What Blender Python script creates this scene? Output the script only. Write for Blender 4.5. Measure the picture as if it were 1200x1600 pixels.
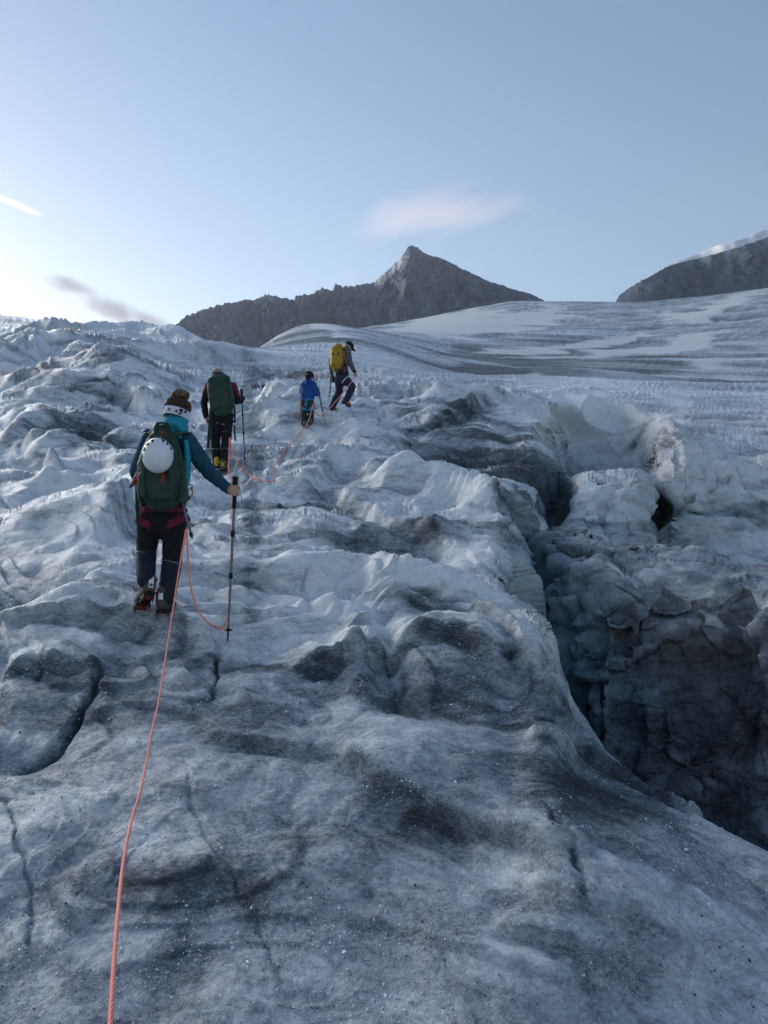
import bpy, bmesh, math, random
import numpy as np
from mathutils import Vector, Matrix, Euler

# ------------------------------------------------------------------ clear
for o in list(bpy.data.objects): bpy.data.objects.remove(o)
scene = bpy.context.scene
col = scene.collection
random.seed(7); rng = np.random.default_rng(11)
F = 1186.0            # focal length in photograph pixels (1600 high)

# ------------------------------------------------------------------ camera
cam_data = bpy.data.cameras.new('camera')
cam_data.sensor_fit = 'VERTICAL'
cam_data.angle = 2*math.atan(800/F)
cam_data.clip_start = 0.05; cam_data.clip_end = 60000
cam = bpy.data.objects.new('camera', cam_data); col.objects.link(cam)
cam.location = (0, 0, 0); cam.rotation_euler = (math.radians(90), 0, 0)
scene.camera = cam

# ------------------------------------------------------------------ sky, sun, exposure
SUN_AZ = -44.0        # degrees right of the view direction (negative: left)
SUN_EL = 7.5
world = bpy.data.worlds.new('World'); scene.world = world; world.use_nodes = True
wn = world.node_tree; wn.nodes.clear()
w_out = wn.nodes.new('ShaderNodeOutputWorld'); w_bg = wn.nodes.new('ShaderNodeBackground')
w_sky = wn.nodes.new('ShaderNodeTexSky'); w_sky.sky_type = 'NISHITA'; w_sky.sun_disc = False
w_sky.sun_elevation = math.radians(SUN_EL); w_sky.sun_rotation = math.radians(SUN_AZ)
w_sky.altitude = 2800; w_sky.air_density = 1.5; w_sky.dust_density = 4.6; w_sky.ozone_density = 2.0
w_bg.inputs['Strength'].default_value = 0.1
w_tint = wn.nodes.new('ShaderNodeMix'); w_tint.data_type = 'RGBA'; w_tint.blend_type = 'MULTIPLY'
w_tint.inputs[0].default_value = 1.0; w_tint.inputs[7].default_value = (1.055, .985, 1.025, 1)      # white balance of the whole sky
wn.links.new(w_sky.outputs[0], w_tint.inputs[6]); wn.links.new(w_tint.outputs[2], w_bg.inputs['Color'])
wn.links.new(w_bg.outputs[0], w_out.inputs['Surface'])

sun_d = bpy.data.lights.new('sun', 'SUN'); sun_d.energy = 2.6; sun_d.angle = math.radians(50)
sun_d.color = (1.0, 0.95, 0.90)
sun = bpy.data.objects.new('sun', sun_d); col.objects.link(sun)
_a, _e = math.radians(SUN_AZ), math.radians(SUN_EL)
sun_dir = Vector((math.sin(_a)*math.cos(_e), math.cos(_a)*math.cos(_e), math.sin(_e)))
sun.rotation_euler = (-sun_dir).to_track_quat('-Z', 'Y').to_euler()

vs = scene.view_settings
vs.view_transform = 'Standard'; vs.look = 'None'; vs.gamma = 1.0; vs.use_curve_mapping = False
vs.exposure = 1.4
scene.cycles.max_bounces = 4; scene.cycles.diffuse_bounces = 3; scene.cycles.glossy_bounces = 1
scene.cycles.use_denoising = True

# ------------------------------------------------------------------ helpers
def tag(o, label=None, cat=None, group=None, kind=None):
    if label: o['label'] = label
    if cat: o['category'] = cat
    if group: o['group'] = group
    if kind: o['kind'] = kind
    return o

def P(px, py, d):
    """photograph pixel at depth d metres -> world point"""
    return Vector(((px-600)*d/F, d, (800-py)*d/F))

def mesh_grid(name, V, nr, nc, mat, smooth=True, wrap=False):
    """V: (nr*nc,3) -> one mesh object"""
    me = bpy.data.meshes.new(name)
    idx = np.arange(nr*nc, dtype=np.int32).reshape(nr, nc)
    q = np.stack([idx[:-1, :-1], idx[:-1, 1:], idx[1:, 1:], idx[1:, :-1]], -1).reshape(-1, 4)
    me.vertices.add(nr*nc); me.vertices.foreach_set('co', np.ascontiguousarray(V, np.float32).ravel())
    me.loops.add(q.size); me.loops.foreach_set('vertex_index', q.ravel())
    me.polygons.add(len(q)); me.polygons.foreach_set('loop_start', np.arange(0, q.size, 4, dtype=np.int32))
    me.polygons.foreach_set('use_smooth', np.full(len(q), smooth))
    me.update(calc_edges=True)
    me.materials.append(mat)
    o = bpy.data.objects.new(name, me); col.objects.link(o)
    return o

def add_attr(o, name, A):
    at = o.data.attributes.new(name, 'FLOAT_COLOR', 'POINT')
    B = np.ones((len(A), 4), np.float32); B[:, :A.shape[1]] = A
    at.data.foreach_set('color', B.ravel())

def add_f(o, name, A):
    at = o.data.attributes.new(name, 'FLOAT', 'POINT'); at.data.foreach_set('value', np.ascontiguousarray(A, np.float32).ravel())

def sstep(a, b, x):
    t = np.clip((x-a)/(b-a), 0, 1); return t*t*(3-2*t)

_perm = np.random.default_rng(5).permutation(256).astype(np.int32); _perm = np.concatenate([_perm, _perm, _perm])
_g = np.random.default_rng(6).normal(size=(256, 3)); _g = (_g/np.linalg.norm(_g, axis=1)[:, None]).astype(np.float32)
_g2 = np.stack([np.cos(np.arange(256)*2*np.pi/256*37), np.sin(np.arange(256)*2*np.pi/256*37)], -1).astype(np.float32)
_g2x = np.ascontiguousarray(_g2[:, 0]); _g2y = np.ascontiguousarray(_g2[:, 1])
_gx, _gy, _gz = (np.ascontiguousarray(_g[:, i]) for i in range(3))
_p2 = _perm[:256][(_perm[:256][:, None]+np.arange(256)[None, :]) & 255].ravel().astype(np.uint8)   # hash of two lattice indices
def noise2(x, y, seed):
    sx = (seed*12.9898) % 251.0; sy = (seed*78.233) % 241.0
    x = x+np.float32(sx); y = y+np.float32(sy)
    xi = np.floor(x); yi = np.floor(y); fx = x-xi; fy = y-yi
    xi = xi.astype(np.int32); yi = yi.astype(np.int32)
    x0 = (xi & 255) << 8; x1 = ((xi+1) & 255) << 8; y0 = yi & 255; y1 = (yi+1) & 255
    u = fx*fx*fx*(fx*(fx*6-15)+10); v = fy*fy*fy*(fy*(fy*6-15)+10)
    def g(a, b, ox, oy):
        h = _p2[a+b]; return _g2x[h]*(fx-ox)+_g2y[h]*(fy-oy)
    a = g(x0, y0, 0, 0); a += u*(g(x1, y0, 1, 0)-a)
    b = g(x0, y1, 0, 1); b += u*(g(x1, y1, 1, 1)-b)
    a += v*(b-a)
    return a*1.5
def noise3(x, y, z=0.0):
    """gradient noise, about -0.9..0.9; a plain number for z picks a two-dimensional slice"""
    x = np.asarray(x, np.float32); y = np.asarray(y, np.float32)
    if np.ndim(z) == 0: return noise2(x, y, float(z)+1.37)
    z = np.asarray(z, np.float32)
    xi = np.floor(x); yi = np.floor(y); zi = np.floor(z)
    fx = x-xi; fy = y-yi; fz = z-zi
    xi = xi.astype(np.int32); yi = yi.astype(np.int32); zi = zi.astype(np.int32)
    u = fx*fx*fx*(fx*(fx*6-15)+10); v = fy*fy*fy*(fy*(fy*6-15)+10); w = fz*fz*fz*(fz*(fz*6-15)+10)
    xs = (((xi) & 255) << 8, ((xi+1) & 255) << 8); ys = (yi & 255, (yi+1) & 255); zs = (zi & 255, (zi+1) & 255)
    res = []
    for dy in (0, 1):
        for dx in (0, 1):
            hh = _p2[xs[dx]+ys[dy]].astype(np.int32) << 8
            r = []
            for dz in (0, 1):
                h = _p2[hh+zs[dz]]
                r.append(_gx[h]*(fx-dx)+_gy[h]*(fy-dy)+_gz[h]*(fz-dz))
            res.append(r[0]+w*(r[1]-r[0]))
    a = res[0]+u*(res[1]-res[0]); b = res[2]+u*(res[3]-res[2])
    return (a+v*(b-a))*1.6

def fbm(x, y, z=0.0, oct=4, gain=0.5, lac=2.03):
    s = 0; a = 1.0; f = 1.0
    for k in range(oct):
        s = s+a*noise3(x*f+k*17.3, y*f-k*9.1, z*f+k*4.7); a *= gain; f *= lac
    return s

# ------------------------------------------------------------------ node helper
class NT:
    def __init__(s, name):
        s.m = bpy.data.materials.new(name); s.m.use_nodes = True
        s.t = s.m.node_tree; s.t.nodes.clear()
        s.out = s.t.nodes.new('ShaderNodeOutputMaterial')
        s.b = s.t.nodes.new('ShaderNodeBsdfPrincipled')
        s.t.links.new(s.b.outputs[0], s.out.inputs['Surface'])
    def n(s, typ, **kw):
        nd = s.t.nodes.new(typ)
        for k, v in kw.items():
            if k.startswith('i_'): nd.inputs[k[2:].replace('_', ' ')].default_value = v
            else: setattr(nd, k, v)
        return nd
    def l(s, a, b): s.t.links.new(a, b)
    def math(s, op, a, b=None, clamp=False):
        nd = s.n('ShaderNodeMath', operation=op, use_clamp=clamp)
        for i, v in enumerate((a, b)):
            if v is None: continue
            if hasattr(v, 'links') or hasattr(v, 'is_linked'): s.l(v, nd.inputs[i])
            else: nd.inputs[i].default_value = v
        return nd.outputs[0]
    def mix(s, fac, a, b):
        nd = s.n('ShaderNodeMix', data_type='RGBA')
        for i, v in ((0, fac), (6, a), (7, b)):
            if hasattr(v, 'is_linked'): s.l(v, nd.inputs[i])
            else: nd.inputs[i].default_value = v if i == 0 else (*v, 1)
        return nd.outputs[2]
    def ramp(s, fac, stops):
        nd = s.n('ShaderNodeValToRGB')
        while len(nd.color_ramp.elements) < len(stops): nd.color_ramp.elements.new(0.5)
        for e, (p, c) in zip(nd.color_ramp.elements, stops):
            e.position = p; e.color = (*c, 1) if isinstance(c, tuple) else (c, c, c, 1)
        s.l(fac, nd.inputs[0]); return nd.outputs[0]
    def noise(s, vec, scale, detail=6, rough=0.6, dist=0.0):
        nd = s.n('ShaderNodeTexNoise'); nd.inputs['Scale'].default_value = scale
        nd.inputs['Detail'].default_value = detail; nd.inputs['Roughness'].default_value = rough
        nd.inputs['Distortion'].default_value = dist
        if vec is not None: s.l(vec, nd.inputs['Vector'])
        return nd.outputs[0]
    def bump(s, h, strength, dist, prev=None):
        nd = s.n('ShaderNodeBump'); nd.inputs['Strength'].default_value = strength
        nd.inputs['Distance'].default_value = dist; s.l(h, nd.inputs['Height'])
        if prev is not None: s.l(prev, nd.inputs['Normal'])
        return nd.outputs[0]
# ================================================================== GLACIER SURFACE
# Height profiles along view columns: (photo row, depth) pairs measured on the photograph, turned into metres.
NEAR = [(-1.62, 0.3), (-1.6, 1.45)]
FARL = [(.225, 110), (.15, 200), (.10, 500), (.08, 2600)]
def prof(lst, far):
    d = [b for a, b in NEAR]+[b for a, b in lst]+[b for a, b in far]
    e = [a/b for a, b in NEAR]+[(800-a)/F for a, b in lst]+[a for a, b in far]
    return np.array(d), np.array(e)
def py2e(l): return [((800-a)/F, b) for a, b in l]
LC = {
 -700: prof([(1560,2.4),(1380,2.95),(1240,3.6),(1130,4.4),(1040,5.2),(960,6.2),(880,7.6),(800,9.6),(720,12.5),(660,16),(605,21),(570,26),(550,31),(530,38),(505,52),(470,75)], FARL),
 0: prof([(1600,2.4),(1400,2.95),(1250,3.6),(1130,4.4),(1040,5.2),(960,6.2),(880,7.6),(800,9.6),(720,12.5),(660,16),(610,21),(582,26),(563,31),(545,38),(518,52),(491,75)], FARL),
 150: prof([(1600,2.4),(1400,2.95),(1250,3.55),(1120,4.35),(1030,5.1),(965,5.7),(890,7),(810,9),(730,12.2),(670,15.5),(620,20),(588,26),(568,32),(548,42),(527,58),(509,75)], FARL),
 300: prof([(1600,2.35),(1400,2.9),(1250,3.5),(1110,4.35),(1010,5.1),(965,5.5),(890,6.7),(820,8.3),(750,11.3),(728,12.4),(690,14.6),(645,18.3),(605,24),(577,32),(557,43),(541,58),(527,75)], FARL),
 420: prof([(1600,2.35),(1400,2.9),(1250,3.5),(1110,4.35),(1010,5.1),(965,5.5),(890,6.7),(820,8.3),(750,11.3),(728,12.4),(690,14.6),(645,18.3),(607,24),(580,32),(562,43),(550,58),(546,72)], py2e([(546,110),(536,180),(525,250),(528,400),(535,1200),(560,2600)])),
 480: prof([(1600,2.35),(1400,2.9),(1250,3.5),(1110,4.35),(1010,5.1),(965,5.5),(890,6.7),(820,8.3),(750,11.3),(728,12.4),(690,14.6),(645,18.3),(608,24),(582,32),(562,45),(547,72)], py2e([(540,110),(528,180),(502,265),(490,300),(520,400),(525,1200),(550,2600)])),
 540: prof([(1600,2.35),(1400,2.9),(1250,3.5),(1110,4.35),(1010,5.1),(960,5.6),(885,6.8),(815,8.5),(745,11.4),(725,12.5),(690,14.7),(645,18.4),(610,24),(585,32),(562,48),(544,80)], py2e([(534,110),(522,170),(514,230),(512,300),(516,500),(515,1200),(530,2600)])),
 600: prof([(1600,2.35),(1400,2.9),(1250,3.5),(1110,4.35),(1010,5.2),(950,5.8),(880,7.0),(810,8.8),(740,11.7),(700,14.2),(660,17.4),(630,21),(603,26),(585,33),(575,55)], py2e([(550,110),(530,200),(519,300),(515,600),(510,1200),(515,2600)])),
 700: prof([(1600,2.35),(1400,2.9),(1250,3.5),(1120,4.3),(1050,4.9),(1000,5.4),(930,6.2),(850,7.7),(780,9.8),(720,12.6),(670,16),(630,21),(602,28),(592,33),(598,60)], py2e([(586,120),(562,220),(540,330),(517,500),(500,800),(488,1200),(500,2600)])),
 760: prof([(1600,2.35),(1400,2.85),(1250,3.45),(1130,4.15),(1050,4.8),(980,5.5),(920,6.2),(860,7.3),(800,8.8),(750,10.8),(700,13.6),(660,17),(625,22.5),(605,28),(600,32),(604,60)], py2e([(591,115),(566,220),(546,320),(520,500),(498,800),(478,1250),(490,2600)])),
}
Z = lambda z, d: ('z', z, d)
RC = {   # matched breakpoints from the near bank across the crevasse and its ice blocks to the far ice
 800: [(1600,2.35),(1350,3.0),(1080,4.6),(985,5.5),(945,6.0),(900,6.7),(850,7.6),(815,8.5),(790,9.3),(750,10.6),(710,12.8),(670,15.8),(640,19),(618,23),(606,30)],
 835: [(1600,2.35),(1350,2.95),(1080,4.5),(990,5.4),Z(-2.0,6.3),Z(-1.9,7.5),Z(-1.6,8.6),(835,10.1),(800,10.6),(740,11.6),(700,13.3),(665,16),(640,19),(615,24),(609,30)],
 865: [(1600,2.35),(1350,2.9),(1120,4.3),(1052,5.15),Z(-2.4,5.9),(842,8.2),(836,9.0),Z(-1.2,9.8),Z(-1.0,11.3),Z(-.3,12.4),(722,13.6),(690,16),(655,20),(613,23.5),(610,30)],
 900: [(1600,2.35),(1400,2.75),(1210,3.9),(1152,4.85),Z(-2.7,5.6),(868,7.4),(850,8.6),Z(-.9,9.6),Z(-.75,10.5),(756,11.7),(742,13),Z(-.5,15),Z(.2,20.4),(617,22.0),(612,30)],
 950: [(1600,2.4),(1420,2.75),(1250,3.7),(1188,4.6),Z(-2.9,5.4),(868,7.0),(862,8.4),Z(-.9,9.4),Z(-.8,10.4),(750,11.5),(737,13),Z(-.3,15),Z(.4,20.3),(622,21.6),(615,30)],
 1000: [(1600,2.45),(1440,2.75),(1280,3.55),(1222,4.35),Z(-3.0,5.3),(872,6.9),(862,8.3),Z(-.9,9.3),Z(-.8,10.3),(752,11.4),(733,12.8),Z(.1,14.5),Z(.7,19),(640,20.5),(619,30)],
 1008: [(1600,2.45),(1442,2.75),(1283,3.53),(1227,4.32),Z(-3.0,5.28),(873,6.88),(863,8.28),Z(-.9,9.3),Z(-.8,10.3),(757,11.4),(738,12.6),Z(0,14.3),Z(.9,18.5),(642,20.5),(620,30)],
 1026: [(1600,2.45),(1445,2.75),(1290,3.5),(1238,4.25),Z(-3.02,5.25),(875,6.85),(865,8.25),Z(-1.0,9.3),Z(-.9,10.6),Z(-.35,12.6),(735,14.2),(690,16.2),(655,18.6),(641,21),(621,30)],
 1045: [(1600,2.45),(1450,2.75),(1300,3.45),(1249,4.17),Z(-3.05,5.2),(878,6.8),(866,8.2),Z(-.9,9.2),Z(-.6,10.6),(705,12.2),(682,14.0),(662,17),(650,19),(640,21.5),(623,30)],
 1100: [(1600,2.5),(1460,2.75),(1325,3.35),(1282,3.95),Z(-3.05,5.1),(888,6.7),(872,8.0),Z(-.8,9),Z(-.5,11),(715,12.4),(688,14.3),(662,17),(651,19),(641,22),(626,30)],
 1150: [(1600,2.5),(1470,2.75),(1350,3.25),(1310,3.8),Z(-3.05,5.0),(898,6.6),(905,7.8),Z(-1.0,9),Z(-.55,11),(725,12.3),(690,14.2),(660,17.2),(650,19),(640,23),(628,30)],
 1200: [(1600,2.5),(1480,2.75),(1375,3.15),(1338,3.65),Z(-3.05,4.9),(905,6.5),(915,7.7),Z(-1.0,9),Z(-.6,11),(730,12.3),(690,14.2),(657,17.5),(649,19.5),(640,24),(630,31)],
 1400: [(1620,2.5),(1540,2.7),(1460,2.95),(1430,3.3),Z(-3.1,4.6),(940,6.2),(950,7.5),Z(-1.0,9),Z(-.7,11),(740,12.3),(700,14.2),(660,17.5),(652,19.5),(640,24),(632,31)],
 2000: [(1640,2.5),(1560,2.7),(1480,2.95),(1450,3.3),Z(-3.1,4.6),(950,6.2),(960,7.5),Z(-1.0,9),Z(-.7,11),(740,12.3),(700,14.2),(660,17.5),(652,19.5),(640,24),(632,31)],
}
RFD = [60, 115, 220, 320, 500, 800, 1250, 2600]
RF = {800:[604,592,567,548,522,498,470,485], 900:[606,596,572,553,525,497,471,484], 1000:[610,600,577,556,527,494,472,485],
      1100:[614,603,580,556,520,484,463,475], 1200:[616,604,580,555,515,472,450,465], 2000:[618,606,580,550,500,440,400,420]}
_rk = sorted(RF)
NL = 1600
LD = np.linspace(math.log(0.3), math.log(2600), NL)       # log-depth samples
def pchip(xk, yk, x):
    h = np.diff(xk); dl = np.diff(yk)/h
    m = np.zeros_like(yk)
    w1 = 2*h[1:]+h[:-1]; w2 = h[1:]+2*h[:-1]
    s = dl[:-1]*dl[1:] > 0
    with np.errstate(all='ignore'):
        m[1:-1] = np.where(s, (w1+w2)/(w1/dl[:-1]+w2/dl[1:]), 0)
    m[0] = dl[0]; m[-1] = dl[-1]
    i = np.clip(np.searchsorted(xk, x)-1, 0, len(xk)-2)
    t = (x-xk[i])/h[i]
    return ((1+2*t)*(1-t)**2*yk[i]+t*(1-t)**2*h[i]*m[i]+t*t*(3-2*t)*yk[i+1]+t*t*(t-1)*h[i]*m[i+1])
_lk = sorted(LC)
_le = np.stack([pchip(np.log(LC[k][0]), LC[k][1], LD) for k in _lk])     # columns x NL
RK = {}
for k, lst in RC.items():
    d = [.3, 1.45]; e = [-1.62/.3, -1.6/1.45]
    for it in lst:
        if it[0] == 'z': d.append(it[2]); e.append(it[1]/it[2])
        else: d.append(it[1]); e.append((800-it[0])/F)
    fp = [np.interp(k, _rk, [RF[q][j] for q in _rk]) for j in range(8)]
    RK[k] = (np.log(np.array(d+RFD)), np.array(e+[(800-p)/F for p in fp]))
k760 = RK[800][0]; RK[760] = (k760, np.interp(k760, LD, _le[_lk.index(760)]))
_rks = sorted(RK)
_rd = np.stack([RK[k][0] for k in _rks]); _re = np.stack([RK[k][1] for k in _rks])

NC = 860
# columns: dense inside the field of view, sparse beyond
px_in = np.linspace(-40, 1240, 800)
wing = np.geomspace(1, 700, 31)[1:]
PXC = np.concatenate([(-40-wing)[::-1], px_in, 1240+wing])
NC = len(PXC)
E = np.zeros((NC, NL), np.float32)
for c, p in enumerate(PXC):
    if p <= 760:
        pl = max(p, _lk[0]); j = min(max(np.searchsorted(_lk, pl)-1, 0), len(_lk)-2)
        t = (pl-_lk[j])/(_lk[j+1]-_lk[j]); t = t*t*(3-2*t)*0.5+t*0.5
        E[c] = _le[j]*(1-t)+_le[j+1]*t
    else:
        j = min(max(np.searchsorted(_rks, p)-1, 0), len(_rks)-2)
        t = (p-_rks[j])/(_rks[j+1]-_rks[j])
        E[c] = pchip(_rd[j]*(1-t)+_rd[j+1]*t, _re[j]*(1-t)+_re[j+1]*t, LD)
def blur(A, r, axis):
    k = np.exp(-0.5*(np.arange(-3*r, 3*r+1)/r)**2); k /= k.sum()
    Ap = np.pad(A, [(3*r, 3*r) if a == axis else (0, 0) for a in (0, 1)], mode='edge')
    return np.apply_along_axis(lambda v: np.convolve(v, k, 'valid'), axis, Ap).astype(np.float32)
E0 = E.copy()
E = blur(E, 4, 0); E = blur(E, 3, 1)
_wl = sstep(700, 780, PXC)[:, None]            # the smooth left side gets a wider blur
E = E*_wl+blur(blur(E0, 26, 0), 8, 1)*(1-_wl)

def col_of(px): return np.interp(px, PXC, np.arange(NC))
def hit(px, py, dmin=1.0):
    """first surface point seen at a photograph pixel"""
    c = int(round(float(col_of(px)))); e = (800-py)/F
    k0 = np.searchsorted(LD, math.log(dmin))
    w = np.nonzero(E[c, k0:] >= e)[0]
    d = math.exp(LD[k0+w[0]]) if len(w) else 1500.0
    return np.array([(px-600)*d/F, d, (800-py)*d/F])

# ---- adaptive rows per column
NRW = 1100
dE = np.abs(np.diff(E, axis=1))*F*0.64
dmax = np.maximum.accumulate(E, axis=1)
hidden = (E[:, 1:] < dmax[:, 1:]-0.03)
D1 = np.exp(LD[1:])
wgt = np.where(hidden, 0.25, 1.0)
meas = np.sqrt((dE*wgt)**2+(np.where(hidden, 18., 55.)*(LD[1]-LD[0]))**2)
meas *= np.where(D1 < 1.5, 0.12, np.where(D1 < 2.2, 0.6, 1.0))[None, :]
meas = blur(blur(meas, 14, 0), 5, 1)
cum = np.concatenate([np.zeros((NC, 1)), np.cumsum(meas, 1)], 1)
LY = np.stack([np.interp(np.linspace(0, cum[c, -1], NRW), cum[c], LD) for c in range(NC)])   # NC x NRW
EY = np.stack([np.interp(LY[c], LD, E[c]) for c in range(NC)])
Y = np.exp(LY).T.astype(np.float32); TX = np.broadcast_to(((PXC-600)/F)[None, :], Y.shape).astype(np.float32)
X = TX*Y; ZB = (EY.T*Y).astype(np.float32)           # rows x cols
PX = np.broadcast_to(PXC[None, :], Y.shape).astype(np.float32); PY = 800-EY.T.astype(np.float32)*F
# ---- sculpted features: crests, ledges and creases traced on the photograph and laid on the surface
# (kind, points, height m, width m near side, width m far side, dirt with painted shade)
FEAT = [
 ('crease', [(0,1195),(76,1157),(134,1117),(149,1076),(180,1035)], .13, .07, .07, .7),
 ('crease', [(338,1010),(336,1050),(335,1082),(318,1096),(280,1105)], .07, .035, .035, .6),
 ('ledge', [(233,1149),(327,1157),(373,1169),(432,1175),(484,1192),(548,1216),(595,1251),(642,1280),(700,1295),(765,1310),(825,1335),(880,1352),(925,1345),(1000,1375),(1050,1395),(1130,1410),(1200,1440)], .055, .05, .35, .45),
 ('crease', [(0,1239),(17,1274),(26,1326),(47,1373),(50,1525)], .03, .022, .022, .3),
 ('ledge', [(64,1373),(87,1408),(122,1449),(181,1437)], .03, .03, .2, .3),
 ('crease', [(280,1175),(292,1245),(315,1309),(362,1385),(408,1461),(443,1537),(455,1600)], .02, .03, .03, .15),
 ('ledge', [(760,1480),(825,1492),(880,1497),(910,1525),(920,1550),(960,1600)], .035, .03, .25, .3),
 ('crease', [(840,1280),(870,1320),(895,1350),(915,1425),(925,1475)], .03, .03, .03, .4),
 ('ridge', [(822,1150),(850,1160),(875,1170),(905,1178)], .07, .05, .06, -.4),
 ('ridge', [(985,1218),(1040,1250),(1090,1280),(1140,1305)], .05, .03, .05, -.2),
 ('ledge', [(470,793),(500,783),(530,793),(557,807),(587,827),(617,843),(653,853),(687,863),(710,880),(730,903)], .17, .09, .9, .25),
 ('ridge', [(517,727),(510,750),(480,773),(468,795)], .18, .12, .5, .1),
 ('ridge', [(560,740),(600,753),(633,770),(687,780),(733,793),(767,810),(772,840)], .30, .25, .7, -.2),
 ('ridge', [(767,810),(772,840),(768,873),(753,917)], .16, .15, .35, -.2),
 ('ridge', [(400,610),(433,617),(467,647),(510,677),(550,690),(580,723),(613,750)], .40, .45, 1.2, -.2),
 ('ridge', [(390,655),(430,670),(467,688),(517,713)], .22, .3, .8, -.1),
 ('ridge', [(380,690),(430,705),(470,725),(500,745)], .14, .3, .6, -.1),
 ('crease', [(610,711),(630,708),(647,697)], .16, .06, .06, .9),
 ('crease', [(627,684),(640,673),(660,667)], .16, .06, .06, .9),
 ('crease', [(650,733),(683,727),(707,710),(697,693)], .16, .06, .06, .9),
 ('ledge', [(693,672),(733,648),(767,632),(800,622)], .30, .15, .8, .4),
 ('crease', [(592,655),(593,675),(585,690)], .10, .04, .04, .8),
 ('ledge', [(500,868),(560,855),(620,858),(690,873)], .12, .12, .6, .4),
 ('ledge', [(558,985),(608,968),(692,974),(746,992),(796,1025),(833,1083)], .12, .08, .5, .6),
 ('ledge', [(440,1052),(471,1046),(525,1033),(575,1037),(633,1037),(692,1033),(762,1054),(800,1071)], .12, .07, .45, .7),
 ('ledge', [(-40,1010),(60,1000),(120,990),(200,985),(260,985),(320,1000),(345,1010)], .10, .08, .5, .4),
 ('ledge', [(0,1075),(70,1060),(150,1070)], .07, .06, .35, .4),
 ('ridge', [(30,583),(45,575),(67,563),(97,570),(133,583),(167,603),(190,618)], 1.1, 1.0, 2.2, .1),
 ('ridge', [(117,567),(160,560),(200,543),(233,550),(267,560)], 1.3, 1.6, 3.5, -.2),
 ('ridge', [(200,575),(260,570),(333,560),(360,565)], .9, 1.2, 3, -.2),
 ('ledge', [(163,633),(187,628),(217,640),(243,653)], .45, .25, 1.4, -.2),
 ('ridge', [(0,613),(40,613),(83,620),(133,623),(167,637)], .5, .8, 1.6, 0),
 ('ridge', [(-20,658),(33,667),(67,680),(110,707),(140,720)], .42, .5, 1.2, -.1),
 ('ledge', [(100,693),(133,687),(177,697)], .28, .2, .7, .1),
 ('ledge', [(0,713),(50,710),(90,727),(97,757)], .22, .2, .8, 0),
 ('ledge', [(30,793),(67,762),(100,757),(127,770)], .18, .15, .6, 0),
 ('crease', [(0,780),(25,805),(40,812)], .10, .04, .04, .8),
 ('ledge', [(165,895),(172,850),(186,820),(205,795)], .30, .2, .9, .2),
 ('ridge', [(150,735),(200,745),(260,790),(330,800)], .18, .4, .8, -.1),
 ('ridge', [(-20,880),(60,870),(120,900),(200,960)], .16, .3, .6, -.1),
 ('ridge', [(300,700),(340,720),(400,760),(460,790)], .14, .25, .6, 0),
 ('ridge', [(290,640),(340,650),(380,675)], .2, .4, .9, 0),
 ('ledge', [(380,590),(430,583),(480,590),(520,600)], .3, .7, 2.0, .2),
 ('ridge', [(560,600),(620,605),(680,625),(740,640)], .35, .6, 1.5, 0),
 ('ridge', [(540,640),(600,640),(650,655)], .25, .4, 1.0, 0),
 ('ledge', [(0,548),(60,545),(110,552)], .9, .5, 2.5, .3),
 ('ridge', [(400,900),(470,915),(560,905),(640,920),(720,930)], .10, .25, .5, -.3),
 ('ridge', [(560,930),(640,945),(720,950),(770,965)], .09, .2, .4, -.3),
 # crevasse walls and blocks; the shade of the gaps is put into the colour
 ('crease', [(848,838),(880,856),(920,866),(960,867),(1000,869),(1050,873)], .25, .18, .2, .8),
 ('crease', [(1040,725),(1046,760),(1038,795),(1042,845)], .5, .35, .3, 1.0),
 ('crease', [(1035,850),(1065,838),(1095,842),(1110,852)], .2, .2, .2, .8),
 ('crease', [(880,733),(870,762),(862,798),(857,832)], .9, .5, .5, 1.3),
 ('crease', [(882,728),(900,740),(925,738),(950,732)], .8, .6, .5, 1.2),
 ('crease', [(868,850),(872,900),(868,960),(876,1020)], .3, .2, .2, .7),
 ('crease', [(1075,930),(1060,990),(1075,1060),(1050,1120)], .5, .3, .2, .8),
 ('crease', [(1130,900),(1150,960),(1125,1030),(1140,1120),(1120,1200)], .4, .22, .2, .8),
 ('crease', [(960,1010),(1000,1060),(990,1130),(1010,1190)], .35, .2, .2, .7),
 ('crease', [(880,900),(915,960),(905,1010),(890,1060)], .30, .12, .12, .5),
 ('crease', [(900,990),(950,960),(990,940),(1030,950)], .25, .10, .10, .6),
 ('crease', [(1000,905),(960,925),(930,945)], .16, .06, .06, .6),
 ('crease', [(930,785),(945,800),(940,830),(960,850)], .18, .10, .10, .6),
 ('crease', [(960,757),(1000,765),(1035,790)], .20, .08, .08, .5),
 ('crease', [(1060,760),(1100,756),(1150,760)], .28, .12, .12, .5),
 ('crease', [(1010,700),(1040,715),(1070,740),(1060,770)], .3, .15, .15, .4),
 ('ledge', [(1010,700),(1060,690),(1120,690),(1180,700)], .12, .25, .8, .1),
 ('crease', [(950,690),(970,680),(1005,680)], .3, .15, .15, .4),
]
DZ = np.zeros_like(X); DIRT_SHADE = np.zeros_like(X)
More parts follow.
